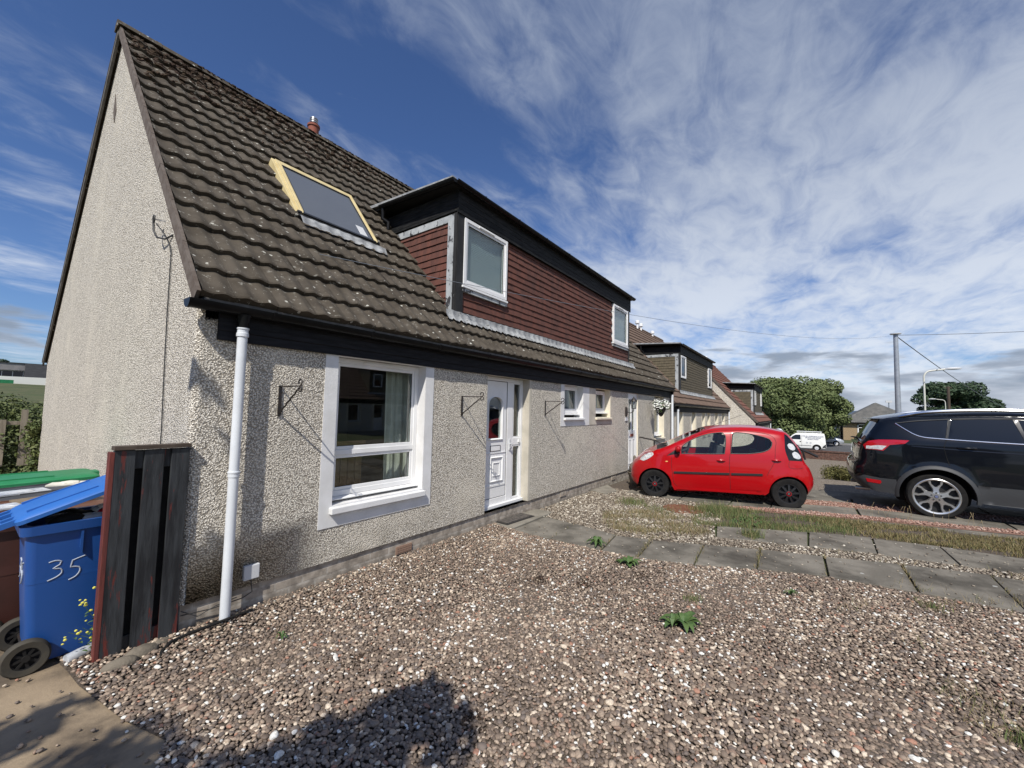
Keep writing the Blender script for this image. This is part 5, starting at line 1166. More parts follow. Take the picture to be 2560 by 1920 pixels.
        for wx, wz, wr in s.wheels:
            for sg in (-1, 1):
                y = sg*(s.W/2-.34); m = MB(); m.prism([(wx+wr*1.28*math.cos(a), max(wz+wr*1.28*math.sin(a), .20)) for a in np.linspace(-.5, math.pi+.5, 20)], y-.01, y+.01, 'y'); m.build('wheel_liner', 'rubber', s.root)
    def line(s, name, mat, pts, w=.006, out=.0015, both=True, parent=None, step=.05):
        P = catmull(pts, step) if len(pts) > 2 else [tuple(np.array(pts[0])+(np.array(pts[1])-np.array(pts[0]))*t) for t in np.linspace(0, 1, max(2, int(math.dist(*pts)/step)))]
        for sg in ((-1, 1) if both else (-1,)):
            m = MB(); m.tube([(x, sg*(s.hw(x, z)+out), z) for x, z in P], w/2, 6); m.build(name, mat, parent or s.root, smooth=True)
    def strip(s, name, mat, pts, h, th=.014, parent=None):
        for sg in (-1, 1):
            m = MB(); k = 0
            for x, z in pts:
                y = s.hw(x, z); m.v += [(x, sg*(y-.004), z-h/2), (x, sg*(y+th), z-h/2+.004), (x, sg*(y+th), z+h/2-.004), (x, sg*(y-.004), z+h/2)]; k += 1
            m.f = [(i*4+q, i*4+4+q, i*4+4+(q+1) % 4, i*4+(q+1) % 4) for i in range(k-1) for q in range(4)]+[(0, 1, 2, 3), tuple((k-1)*4+q for q in (3, 2, 1, 0))]
            m.build(name, mat, parent or s.root, smooth=True, ang=30)
    def patch(s, name, mat, poly, out=.004, sides=(-1, 1), parent=None, grid=.04):
        V = [Vector(p) for p in poly]; E = [(i, (i+1) % len(poly)) for i in range(len(poly))]
        x0, x1 = min(p[0] for p in poly), max(p[0] for p in poly); z0, z1 = min(p[1] for p in poly), max(p[1] for p in poly)
        for x in np.arange(x0, x1, grid):
            for z in np.arange(z0, z1, grid):
                if pip(x, z, poly): V.append(Vector((x, z)))
        vo, eo, fo, *_ = delaunay_2d_cdt(V, E, [], 1, 1e-4)
        for sg in sides:
            m = MB(); m.add([(v[0], sg*(s.hw(v[0], v[1])+out), v[1]) for v in vo], [tuple(f) for f in fo if pip(sum(vo[i][0] for i in f)/3, sum(vo[i][1] for i in f)/3, poly)]); m.build(name, mat, parent or s.root, smooth=True)
def tyre_wheel(root, x, y, r, rim_r, w, sg, rimfn, tyremat='rubber'):
    wl = empty('wheel', (x, y, r), parent=root)
    k = rim_r; MB().lathe([(k-.01, -w/2+.01), (k+.005, -w/2), (r*.93, -w/2-.002), (r*.985, -w/2+.018), (r, -w/2+.05), (r, w/2-.05), (r*.985, w/2-.018), (r*.93, w/2+.002), (k+.005, w/2), (k-.01, w/2-.01)], axis='y', n=48).build('tyre', tyremat, wl, smooth=True)
    rimfn(wl, k, w, sg); return wl
def rim_dark(wl, k, w, sg):
    m = MB(); yo = sg*(w/2-.012)
    m.lathe([(k-.008, yo-sg*.10), (k-.004, yo), (k+.002, yo+sg*.006), (k-.022, yo+sg*.004), (k-.026, yo-sg*.012)], axis='y', n=40); m.lathe([(0, yo-sg*.05), (k-.01, yo-sg*.05)], axis='y', n=32)
    for q in range(9):
        a = q*2*math.pi/9+.15; p0 = Vector((.035*math.cos(a), yo-sg*.001, .035*math.sin(a))); p1 = Vector(((k-.016)*math.cos(a), yo-sg*.012, (k-.016)*math.sin(a))); m.bar(p0, p1, .030, .018, (0, 1, 0))
    m.lathe([(0, yo+sg*.008), (.030, yo+sg*.008), (.048, yo-sg*.004)], axis='y', n=24); rm = m.build('rim', 'alloy_dark', wl, smooth=True, ang=35)
def red_ring(wl, w, sg, r=.037):
    yo = sg*(w/2-.001); MB().lathe([(r-.007, yo), (r-.006, yo+sg*.003), (r, yo+sg*.003), (r+.001, yo-sg*.004)], axis='y', n=28).build('badge_ring', 'lamp_red', wl, smooth=True)
    m = MB(); m.tube([(-.010, yo+sg*.001, -.006), (0, yo+sg*.001, .006), (.010, yo+sg*.001, -.006)], .0028, 5); m.build('badge', 'pale_grey', wl)
def rim_five(wl, k, w, sg):
    yo = sg*(w/2-.006); m = MB()
    m.lathe([(k-.02, yo-sg*.13), (k-.012, yo-sg*.02), (k+.004, yo+sg*.004), (k-.006, yo+sg*.010), (k-.024, yo+sg*.004), (k-.030, yo-sg*.02)], axis='y', n=56)
    for q in range(5):
        a = math.pi/2+q*2*math.pi/5; ca, sa = math.cos(a), math.sin(a); P = lambda r_, t, dy: (r_*ca-t*sa, yo+sg*dy, r_*sa+t*ca)
        # stem then Y fork
        sec = [(.045, .050, .006), (.10, .040, -.002), (.150, .048, -.006)]
        vs = []
        for r_, t, dy in sec: vs += [P(r_, -t, dy-.03), P(r_, -t*.75, dy), P(r_, t*.75, dy), P(r_, t, dy-.03)]
        m.add(vs, [(i*4+j, i*4+4+j, i*4+5+j, i*4+1+j) for i in range(2) for j in range(3)])
        for e in (-1, 1):
            sec = [((.120), e*.012, .032, -.006), (.160, e*.038, .022, -.008), (.195, e*.064, .017, -.008), (k-.010, e*.076, .024, -.002)]; vs = []
            for r_, t, hw_, dy in sec: vs += [P(r_, t-hw_, dy-.03), P(r_, t-hw_*.7, dy), P(r_, t+hw_*.7, dy), P(r_, t+hw_, dy-.03)]
            m.add(vs, [(i*4+j, i*4+4+j, i*4+5+j, i*4+1+j) for i in range(3) for j in range(3)])
    m.lathe([(0, yo+sg*.010), (.050, yo+sg*.008), (.062, yo-sg*.01), (.07, yo-sg*.03)], axis='y', n=30)
    rm = m.build('rim', 'alloy', wl, smooth=True, ang=40)
    m = MB(); m.lathe([(0, yo-sg*.075), (k-.015, yo-sg*.075)], axis='y', n=30); m.build('brake_disc', 'plastic_black', wl)
    m = MB()
    for q in range(5): a = math.pi/2+q*2*math.pi/5+.0; m.lathe([(0, yo+sg*.012), (.011, yo+sg*.012), (.012, yo)], (.058*math.cos(a), 0, .058*math.sin(a)), 'y', 10)
    m.lathe([(0, yo+sg*.0135), (.026, yo+sg*.0125), (.028, yo)], axis='y', n=20); m.build('wheel_nut', 'plastic_grey', wl, smooth=True)
    m = MB(); m.lathe([(0, yo+sg*.0145), (.020, yo+sg*.014), (.021, yo+sg*.012)], axis='y', n=20); m.build('badge', 'text_blue', wl, smooth=True)
def seat(m, x, y, z, w=.44, back=.60, tilt=.20):
    m.box(x-.24, x+.22, y-w/2, y+w/2, z, z+.14); T = Matrix.Rotation(tilt, 4, 'Y'); T.translation = (x+.20, y, z+.10); m.box(-.06, .07, -w/2, w/2, 0, back, T)
    m.box(-.045, .05, -.12, .12, back+.03, back+.21, T)
# red hatchback: local x runs from nose to tail, measured on its near side
A_ = Vector((6.98, -1.17, 0)); axd = Vector((.2844, -.9587, 0)); nrm = Vector((.9587, .2844, 0)); RW = 1.50
org = A_-axd*.458+nrm*(RW/2-.05)
FW, RWH = (.452, .262, .262), (2.635, .266, .266)
top = [(.05, .24), (.012, .34), (.018, .48), (.06, .59), (.16, .68), (.27, .775), (.40, .855), (.49, .905), (.62, .950), (.93, 1.108), (1.22, 1.248), (1.46, 1.335), (1.74, 1.366), (2.05, 1.380), (2.33, 1.368), (2.55, 1.332), (2.64, 1.315), (2.70, 1.27), (2.80, 1.13), (2.86, 1.0), (2.885, .89), (2.92, .80), (2.985, .71), (3.03, .60), (3.055, .50), (3.05, .42), (3.02, .34), (2.96, .262)]
bot = [(2.935, .255)]+arcp(2.635, .262, .305, 0, 180, 18)+[(2.28, .215), (1.5, .195), (.80, .175)]+arcp(.452, .262, .300, 0, 180, 18)[0:]+[(.13, .20)]
bot = [p for p in bot if p[1] > .10]
RC = Car('red_hatchback', org, math.atan2(axd.y, axd.x), 'small red five door hatchback parked nose towards the house', 'car', 'red_paint', RW, top, bot, .86, 1.38, [FW, RWH], tumble=.17, nose=.26, tail=.16, rr=.09)
fwin = catmull([(.925, .862), (.935, .985), (1.05, 1.085), (1.22, 1.178), (1.42, 1.245), (1.60, 1.272)], .05)+catmull([(1.635, 1.268), (1.675, 1.22), (1.672, 1.08), (1.645, .895)], .06)
rwin = catmull([(1.748, .905), (1.775, 1.10), (1.805, 1.268), (1.86, 1.283), (2.05, 1.27), (2.24, 1.232), (2.375, 1.185), (2.41, 1.13), (2.375, 1.03), (2.27, .965), (2.08, .925), (1.9, .91)], .05)
tri = [(.655, .800), (.79, .905), (.885, .972), (.90, .862)]
tailp = catmull([(2.615, 1.285), (2.65, 1.27), (2.76, 1.12), (2.82, 1.0), (2.85, .90), (2.86, .83)], .05)+catmull([(2.64, .835), (2.60, 1.0), (2.605, 1.15)], .05)
RC.side([('side_window', 'glass_car', fwin, None, .008), ('side_window', 'glass_car', rwin, None, .008), ('mirror_base', 'plastic_black', tri, None, .002), ('tail_lamp', 'glass_dark', tailp, None, -.001)])
RC.across([('windscreen', 'glass_car', lambda x, z, t: .66 < x < 1.36 and z > .95 and t < .80), ('rear_window', 'glass_dark', lambda x, z, t: 2.66 < x and z > .90 and t < .88), ('rear_bumper_insert', 'plastic_black', lambda x, z, t: x > 2.9 and .36 < z < .66 and t < .8), ('grille', 'plastic_black', lambda x, z, t: x < .1 and .28 < z < .46 and t < .7), ('wiper_cowl', 'plastic_black', lambda x, z, t: .50 < x < .64 and z > .9 and t < .9)])
for a in (fwin, rwin): RC.line('window_seal', 'plastic_black', a+[a[0]], .016, 0)
RC.line('door_seam', 'plastic_black', [(.755, .80), (.745, .66), (.77, .45), (.79, .31), (.87, .235)], .007, .0); RC.line('door_seam', 'plastic_black', [(1.735, .90), (1.72, .72), (1.725, .5), (1.735, .26)], .007, 0)
RC.line('door_seam', 'plastic_black', [(1.76, 1.28), (1.742, .90)], .007, 0); RC.line('door_seam', 'plastic_black', [(.92, 1.02), (1.2, 1.205), (1.5, 1.30), (1.78, 1.322), (2.1, 1.308), (2.38, 1.262), (2.47, 1.16), (2.45, 1.02), (2.42, .8), (2.33, .62), (2.30, .55)], .006, 0)
RC.line('hatch_seam', 'plastic_black', [(2.655, .83), (2.64, .72), (2.78, .70), (2.86, .72)], .006, 0)
for a, b in ((.785, 1.715), (1.745, 2.235)): RC.strip('side_moulding', 'plastic_black', [(x, .506+.059*(x-.785)/1.45) for x in np.linspace(a, b, 16)], .040)
RC.patch('sill', 'red_paint', [(.83, .20), (2.22, .215), (2.26, .235), (2.24, .285), (1.5, .262), (.84, .255)], .012)
RC.patch('headlamp', 'lamp_clear', catmull([(.175, .685), (.21, .75), (.32, .825), (.42, .845), (.43, .81), (.35, .735), (.25, .675)], .03), .004)
RC.patch('indicator', 'lamp_orange', [(.635, .695), (.655, .712), (.69, .708), (.675, .69)], .004)
RC.patch('tail_lamp_lens', 'lamp_clear', catmull([(2.64, 1.10), (2.67, 1.13), (2.73, 1.11), (2.76, 1.04), (2.72, 1.01), (2.66, 1.04), (2.64, 1.10)], .03), .006); RC.patch('tail_lamp_lens', 'lamp_clear', catmull([(2.70, .96), (2.74, .99), (2.80, .96), (2.835, .89), (2.79, .865), (2.72, .89), (2.70, .96)], .03), .006)
for sg in (-1, 1):
    for x, z in ((1.585, .775), (2.455, .828)):
        m = MB(); m.blob((x, sg*(RC.hw(x, z)+.002), z), .058, (1.15, .10, .42), 1, 2, .0); m.build('handle_recess', 'plastic_grey' if False else RC.paint, RC.root, smooth=True)
        m = MB(); y = sg*(RC.hw(x, z)+.006); m.tube([(x-.066, y, z), (x-.03, y+sg*.024, z+.002), (x+.03, y+sg*.024, z+.002), (x+.066, y, z)], .013, 8); m.build('door_handle', RC.paint, RC.root, smooth=True)
    m = MB(); x, z = .86, .935; y = sg*(RC.hw(x, z)); m.blob((x, y+sg*.085, z+.015), .083, (.62, .95, .78), 2, 3, .0); mm_ = m.build('door_mirror', RC.paint, RC.root, smooth=True); m = MB(); m.tube([(x+.01, y-.0, z-.07), (x, y+sg*.05, z-.075), (x, y+sg*.09, z-.05)], .026, 10); m.build('stalk', 'plastic_black', mm_, smooth=True)
    m = MB(); m.lathe([(0, .003), (.010, .003), (.011, 0)], (1.665, sg*RC.hw(1.665, .71), .712), 'y', 12); m.build('lock', 'chrome', RC.root) if sg < 0 else None
    for wx, wz, wr in RC.wheels: wl = tyre_wheel(RC.root, wx, sg*(RW/2-.085), wr, wr*.66, .15, sg, rim_dark); wl.location.z = wz; red_ring(wl, .15, sg)
m = MB(); seat(m, 1.30, -.33, .33); seat(m, 1.30, .33, .33); m.box(1.95, 2.4, -.56, .56, .38, .56); m.box(2.28, 2.40, -.54, .54, .5, .92); m.build('seat', 'seat_cloth', RC.root, bevel=.02)
m = MB(); m.box(.66, .98, -.62, .62, .55, .86); m.tube([(1.10+.15*math.sin(.35)*math.cos(a), .33+.17*math.sin(a), .86+.17*math.cos(a)) for a in np.linspace(0, 2*math.pi, 25)], .014, 8); m.tube([(.96, .33, .80), (1.1, .33, .86)], .03, 8); m.box(1.09, 1.11, .17, .49, .85, .875); m.box(.60, 2.9, -.60, .60, .24, .30); m.build('dashboard', 'interior', RC.root)
m = MB(); m.tube([(1.45, 0, 1.35), (2.05, .0, 1.60)], .004, 5); m.lathe([(.02, 1.345), (.012, 1.375)], (1.45, 0, 0), n=10); m.build('aerial', 'plastic_black', RC.root)
m = MB(); m.tube([(2.80, -.45, 1.12), (2.90, -.45, 1.02), (3.04, -.43, .96), (3.16, -.42, .90)], .022, 8); m.tube([(2.80, .45, 1.12), (2.90, .45, 1.02), (3.04, .43, .96), (3.16, .42, .90)], .022, 8); m.tube([(2.93, -.45, 1.02), (2.93, .45, 1.02)], .018, 8); m.tube([(2.93, -.45, 1.0), (2.965, -.45, .84)], .016, 8); m.tube([(2.93, .45, 1.0), (2.965, .45, .84)], .016, 8); m.build('carrier_rack', 'plastic_black', RC.root, smooth=True)
MB().box(3.075, 3.09, -.26, .26, .45, .56).build('number_plate', 'plate', RC.root)
m = MB(); m.tube([(.56, -.1, .955), (.60, -.3, .965), (.66, -.5, .975)], .008, 6); m.tube([(.58, .4, .955), (.62, .2, .965), (.66, .0, .99)], .008, 6); m.build('wiper', 'plastic_black', RC.root)
# dark sport utility car, tail towards the house
SW = 1.88
top = [(.10, .28), (.02, .42), (.02, .62), (.06, .80), (.20, .95), (.45, 1.05), (.95, 1.13), (1.25, 1.19), (1.65, 1.44), (1.98, 1.62), (2.30, 1.695), (2.75, 1.73), (3.25, 1.725), (3.80, 1.685), (4.12, 1.64), (4.36, 1.585), (4.385, 1.55), (4.43, 1.47), (4.52, 1.32), (4.585, 1.20), (4.63, 1.12), (4.655, .98), (4.665, .86), (4.715, .79), (4.735, .68), (4.725, .56), (4.67, .45), (4.60, .385)]
bot = [(4.44, .335), (4.16, .33)]+arcp(3.73, .36, .445, -2, 182, 22)+[(3.22, .315), (1.3, .30)]+arcp(.88, .36, .435, 0, 180, 18)+[(.38, .27)]
SV = Car('dark_suv', (8.43+SW/2, -8.94, 0.0), math.pi/2, 'large black sport utility car with silver roof rails at the right edge', 'car', 'black_paint', SW, top, bot, 1.20, 1.73, [(3.73, .36, .36), (.88, .36, .36)], tumble=.20, nose=.30, tail=.20, rr=.11, flare=.030, crown=.045, bulge=.015)
qwin = catmull([(4.155, 1.515), (4.06, 1.435), (3.95, 1.355), (3.84, 1.315)], .05)+[(3.60, 1.298), (3.535, 1.60)]+catmull([(3.65, 1.592), (3.85, 1.570), (4.02, 1.545), (4.155, 1.515)], .06)[:-1]
dwin = [(3.50, 1.602), (3.565, 1.296)]+[(3.2, 1.283), (2.80, 1.272), (2.76, 1.272)]+catmull([(2.80, 1.45), (2.845, 1.628)], .08)+[(3.2, 1.624)]
fwn = [(2.70, 1.27), (2.76, 1.45), (2.79, 1.622), (2.50, 1.60), (2.15, 1.52), (1.70, 1.29), (1.68, 1.25)]
lamp = [(4.60, 1.125), (4.53, 1.20), (4.40, 1.232), (4.20, 1.243), (4.02, 1.243), (4.075, 1.185), (4.26, 1.150), (4.345, 1.045), (4.45, 1.055), (4.57, 1.055)]
cladr = [(4.735, .55), (4.60, .60), (4.40, .575), (4.20, .575), (4.17, .30), (4.45, .32), (4.62, .385)]
cla2 = [(3.275, .60), (2.6, .585), (1.36, .59), (1.315, .30), (3.285, .312)]
SV.side([('side_window', 'glass_dark', qwin, None, .006), ('side_window', 'glass_dark', dwin, None, .006), ('side_window', 'glass_dark', fwn, None, .006), ('tail_lamp', 'lamp_red', lamp, None, -.006), ('bumper_cladding', 'plastic_grey', cladr, None, -.004), ('sill_cladding', 'plastic_grey', cla2, None, -.006)])
SV.across([('windscreen', 'glass_dark', lambda x, z, t: 1.25 < x < 2.0 and z > 1.18 and t < .9), ('rear_window', 'glass_dark', lambda x, z, t: x > 4.39 and 1.20 < z < 1.55 and t < .86), ('tail_lamp_centre', 'lamp_red', lambda x, z, t: x > 4.5 and 1.05 < z < 1.17 and t > .72), ('rear_bumper', 'plastic_grey', lambda x, z, t: x > 4.5 and z < .60), ('grille', 'plastic_black', lambda x, z, t: x < .1 and .4 < z < .85 and t < .6)], )
for sg, cc in ((1, (-178, 0)),):
    pass
for sgx in (-1, 1):   # arch flares
    for wx in (3.73, .88):
        m = MB(); n = 26
        for i in range(n+1):
            a = R_(-8+196*i/n)
            for rr_, oo in ((.438, -.02), (.442, .020), (.480, .018), (.497, .0)): x, z = wx+rr_*math.cos(a), .36+rr_*math.sin(a); m.v.append((x, sgx*(SV.hw(x, max(z, .3))+oo), z))
        m.f = [(i*4+q, i*4+4+q, i*4+5+q, i*4+1+q) for i in range(n) for q in range(3)]; m.build('arch_flare', 'plastic_grey', SV.root, smooth=True)
SV.line('window_trim', 'chrome', [(4.17, 1.522), (4.06, 1.427), (3.95, 1.345), (3.84, 1.305), (3.6, 1.288), (3.2, 1.272), (2.76, 1.26), (1.7, 1.235)], .020, .004)
SV.line('window_trim', 'plastic_grey', [(4.17, 1.522), (4.0, 1.556), (3.8, 1.583), (3.5, 1.612), (3.2, 1.634), (2.80, 1.638), (2.45, 1.61)], .014, .003); SV.line('window_trim', 'plastic_grey', [(3.585, 1.30), (3.517, 1.61)], .018, .003)
SV.line('door_seam', 'rubber', [(3.58, 1.285), (3.62, 1.17), (3.60, 1.0), (3.57, .87)], .009, 0); SV.line('door_seam', 'rubber', [(3.30, .62), (3.24, .42), (3.10, .33), (2.7, .31)], .009, 0); SV.line('door_seam', 'rubber', [(2.74, 1.27), (2.70, 1.0), (2.72, .6), (2.74, .33)], .009, 0)
SV.line('body_crease', 'black_paint', [(4.0, 1.150), (3.6, 1.130), (3.1, 1.115), (2.2, 1.10), (1.4, 1.075)], .030, -.010)
SV.patch('tail_lamp_lens', 'lamp_clear', [(4.565, 1.065), (4.56, 1.115), (4.40, 1.135), (4.30, 1.132), (4.36, 1.062), (4.45, 1.066)], .010)
SV.patch('reflector', 'lamp_red', [(4.58, .545), (4.56, .485), (4.40, .475), (4.38, .50), (4.39, .535)], .010)
for sg in (-1, 1):
    m = MB(); P = [(4.12, 1.638), (3.98, 1.675), (3.80, 1.715), (3.4, 1.752), (2.9, 1.765), (2.3, 1.745), (2.05, 1.705), (1.98, 1.665)]; P = catmull(P, .08)
    m.tube([(x, sg*(SV.hw(x, min(z-.06, 1.62))-.05), z) for x, z in P], [.010]+[.030]*(len(P)-2)+[.010], 8); m.build('roof_rail', 'chrome', SV.root, smooth=True)
    for x, z in ((3.37, 1.16), (2.4, 1.14)):
        y = sg*(SV.hw(x, z)); m = MB(); m.tube([(x-.10, y, z), (x-.05, y+sg*.03, z+.004), (x+.05, y+sg*.03, z+.004), (x+.10, y, z)], .016, 8); m.build('door_handle', 'black_paint', SV.root, smooth=True)
    x, z = 1.86, 1.27; y = sg*SV.hw(x, z); m = MB(); m.blob((x, y+sg*.13, z+.04), .11, (.55, 1, .75), 3, 3, 0); m.build('door_mirror', 'black_paint', SV.root, smooth=True)
    for wx, wz, wr in SV.wheels: tyre_wheel(SV.root, wx, sg*(SW/2-.105), wr, wr*.78, .20, sg, rim_five, 'rubber')
m = MB(); m.add([(4.655, -.62, 1.17), (4.655, .62, 1.17), (4.675, .62, 1.14), (4.675, -.62, 1.14)], [(0, 1, 2, 3)]); m.box(4.30, 4.475, -.66, .66, 1.575, 1.60); m.build('spoiler', 'black_paint', SV.root, bevel=.01)
m = MB(); m.tube([(4.62, .0, 1.22), (4.70, .12, 1.235), (4.73, .28, 1.24)], [.02, .012, .007], 8); m.build('rear_wiper', 'plastic_black', SV.root)
m = MB(); m.box(4.69, 4.705, -.26, .26, .83, .94); m.build('number_plate', 'plate', SV.root)
for y_ in (.5, -.5): m = MB(); m.tube([(4.50, y_, .33), (4.70, y_, .33)], .035, 12); m.build('exhaust', 'steel', SV.root, smooth=True)
# white van and silver car on the cross street
def plain_rim(wl, k, w, sg):
    m = MB(); yo = sg*w/2; m.lathe([(0, yo), (.05, yo), (k*.6, yo-sg*.03), (k*.95, yo-sg*.02), (k, yo)], axis='y', n=24); m.build('rim', 'pale_grey', wl, smooth=True)
top = [(.10, .30), (.02, .45), (.05, .75), (.25, .92), (.75, 1.06), (.98, 1.13), (1.25, 1.42), (1.55, 1.66), (1.9, 1.74), (3.2, 1.76), (3.85, 1.74), (3.98, 1.66), (4.05, 1.2), (4.08, .8), (4.12, .5), (4.10, .32)]
bot = [(3.95, .28)]+arcp(3.35, .30, .37, 0, 180, 12)+[(2.9, .26), (1.2, .25)]+arcp(.82, .30, .37, 0, 180, 12)+[(.3, .25)]
VN = Car('white_van', (51.4, -.9, -1.93), -math.pi/2, 'white panel van with roof rack and blue lettering parked on the cross street', 'van', 'white_van', 1.72, top, bot, 1.1, 1.76, [(3.35, .30, .30), (.82, .30, .30)], tumble=.06, nose=.2, tail=.03, rr=.06)
VN.side([('side_window', 'glass_dark', [(1.10, 1.08), (1.38, 1.42), (1.60, 1.56), (2.02, 1.58), (2.04, 1.08)], None, .004)], grid=.15)
VN.across([('windscreen', 'glass_dark', lambda x, z, t: .98 < x < 1.6 and z > 1.1 and t < .9), ('rear_bumper', 'plastic_black', lambda x, z, t: x > 3.9 and z < .6)])
VN.patch('bumper_corner', 'plastic_grey', [(3.78, .32), (4.09, .34), (4.10, .72), (4.02, .66), (3.86, .5)], .006); VN.strip('side_moulding', 'plastic_grey', [(x, .50) for x in np.linspace(1.2, 2.9, 6)], .04)
VN.line('door_seam', 'plastic_grey', [(2.12, 1.6), (2.12, .35)], .02, 0); VN.patch('door_handle', 'plastic_black', [(1.95, .82), (2.06, .82), (2.06, .94), (1.95, .94)], .008)
for sg in (-1, 1):
    for wx, wz, wr in VN.wheels: tyre_wheel(VN.root, wx, sg*.77, wr, wr*.6, .17, sg, plain_rim)
m = MB()
for y in (-.6, .6): m.tube([(1.7, y, 1.90), (3.8, y, 1.90)], .025, 8)
for x in (1.8, 2.4, 3.0, 3.7): m.tube([(x, -.66, 1.88), (x, .66, 1.88)], .02, 8); m.tube([(x, -.66, 1.74), (x, -.66, 1.88)], .02, 6); m.tube([(x, .66, 1.74), (x, .66, 1.88)], .02, 6)
m.build('roof_rack', 'pale_grey', VN.root)
for k, (tx, zc, sz) in enumerate((('THE ALL GARDENING & HOME', 1.42, .155), ('SERVICES & JOB REPAIRS', 1.27, .145), ('GENERAL WORK', 1.12, .145))):
    c = bpy.data.curves.new('lettering', 'FONT'); c.body = tx; c.size = sz; c.align_x = 'CENTER'; c.extrude = .002; c.materials.append(MAT['text_blue'])
    o_ = bpy.data.objects.new('lettering_curve', c); S.collection.objects.link(o_); bpy.context.view_layer.update(); me = bpy.data.meshes.new_from_object(o_.evaluated_get(bpy.context.evaluated_depsgraph_get())); bpy.data.objects.remove(o_)
    o = bpy.data.objects.new('lettering', me); S.collection.objects.link(o); o.parent = VN.root; o.location = (3.06, -.868+.0-.012+.04*max(0, zc-1.1), zc); o.rotation_euler = (R_(90), 0, 0)
    o.scale = (.82, 1, 1)
for sx in (2.55, 2.85): m = MB(); m.lathe([(.05, 0), (.075, 0)], (sx, -.885, .78), 'y', 16); m.build('lettering', 'text_blue', VN.root)
top = [(.08, .30), (.02, .45), (.06, .66), (.30, .82), (.85, .96), (1.15, 1.06), (1.55, 1.32), (2.0, 1.50), (2.6, 1.55), (3.3, 1.52), (3.75, 1.42), (3.95, 1.15), (4.05, .9), (4.10, .55), (4.05, .32)]
bot = [(3.85, .26)]+arcp(3.30, .31, .35, 0, 180, 12)+[(2.8, .22), (1.2, .22)]+arcp(.80, .31, .35, 0, 180, 12)+[(.3, .24)]
SC = Car('silver_car', (64.2, -7.15, -2.05), math.pi/2, 'silver estate car parked beyond the white van', 'car', 'silver_paint', 1.72, top, bot, .98, 1.55, [(3.30, .31, .31), (.80, .31, .31)], tumble=.16, nose=.25, tail=.12, rr=.10)
SC.side([('side_window', 'glass_dark', [(1.35, 1.04), (1.62, 1.26), (2.02, 1.41), (2.42, 1.44), (2.42, 1.05)], None, .004), ('side_window', 'glass_dark', [(2.52, 1.05), (2.52, 1.44), (3.1, 1.42), (3.4, 1.30), (3.3, 1.06)], None, .004)], grid=.15)
SC.across([('windscreen', 'glass_dark', lambda x, z, t: 1.15 < x < 1.95 and z > 1.06 and t < .9), ('rear_window', 'glass_dark', lambda x, z, t: x > 3.7 and z > 1.0 and t < .85)])
SC.patch('sill', 'plastic_grey', [(1.2, .25), (2.9, .25), (2.9, .42), (1.2, .42)], .004)
for sg in (-1, 1):
    for wx, wz, wr in SC.wheels: tyre_wheel(SC.root, wx, sg*.77, wr, wr*.66, .17, sg, plain_rim)
# ------------------------------------------------------------------ street furniture and wires
def px_dir(): pass
pole = empty('steel_pole', (24.0, -6.86, gz(24, -6.86))); tag(pole, 'tall grey steel pole carrying the overhead wires behind the dark car', 'pole'); zt_ = 5.42-gz(24, -6.86)
MB().tube([(0, 0, -.1), (0, 0, zt_*.45), (0, 0, zt_)], [.115, .10, .082], 20).build('shaft', 'galv', pole, smooth=True); m = MB(); m.lathe([(0, zt_+.03), (.20, zt_+.02), (.20, zt_-.01), (.09, zt_-.02)], n=24); m.build('cap', 'pale_grey', pole, smooth=True)
def lamp_post(loc, H, arm, az, label, head=.75, r=.075, col='lamp_paint', collar=.55):
    o = empty('street_lamp', loc); tag(o, label, 'street lamp', 'street lamps on curved arms'); ca, sa = math.cos(az), math.sin(az)
    m = MB(); m.tube([(0, 0, -.2), (0, 0, H*collar)], r, 14); m.tube([(0, 0, H*collar), (0, 0, H-.5)]+[(ca*arm*.35*(1-math.cos(t)), sa*arm*.35*(1-math.cos(t)), H-.5+.42*math.sin(t)) for t in np.linspace(.2, math.pi/2, 7)]+[(ca*arm, sa*arm, H+.0)], r*.62, 12)
    m.lathe([(r, H*collar-.12), (r+.02, H*collar-.1), (r+.02, H*collar+.03), (r*.62, H*collar+.06)], n=14); m.build('post', col, o, smooth=True)
    T = Matrix.Rotation(az, 4, 'Z'); T.translation = (ca*arm, sa*arm, H+.02); m = MB()
    m.blob((0, 0, 0), 1, (1, 1, 1), 0, 2, 0); m.v = [tuple(T @ Vector((x*head/2+head/2-.04, y*.13, (z*.085 if z > 0 else z*.06)))) for x, y, z in m.v]; m.build('lamp_head', 'pale_grey', o, smooth=True); return o
lamp_post((32.9, -9.2, gz(32.9, -9)), 4.52-gz(32.9, -9), .95, R_(-80), 'taller white street lamp with a collared post behind the dark car')
lamp_post((79.6, -19.0, gz(79, -19)), 4.3-gz(79, -19), .9, R_(100), 'small distant street lamp in front of the dark trees', head=.9, collar=.6)
wp = empty('wooden_pole', (85.6, -20.5, gz(85, -20))); tag(wp, 'distant brown wooden pole in front of the dark trees', 'pole'); h_ = 6.4-gz(85, -20); MB().tube([(0, 0, -.2), (0, 0, h_)], [.22, .17], 12).build('shaft', 'dark_wood', wp); MB().box(-.06, .06, -.35, .35, h_-.25, h_-.12).build('crossarm', 'dark_wood', wp)
fp = empty('floodlight_mast', (161.8, -23.1, -4)); tag(fp, 'thin distant floodlight mast above the hipped roof', 'mast'); MB().tube([(0, 0, 0), (0, 0, 10.2)], .14, 8).build('shaft', 'galv', fp); MB().box(-.3, .3, -.7, .7, 10.0, 10.6).build('lamp_head', 'pale_grey', fp)
def wire(name, a, b, sag, r, label, n=26):
    a, b = Vector(a), Vector(b); m = MB(); m.tube([a.lerp(b, t)-Vector((0, 0, sag*4*t*(1-t))) for t in np.linspace(0, 1, n)], r, 5); tag(m.build(name, 'wire_grey'), label, 'wire')
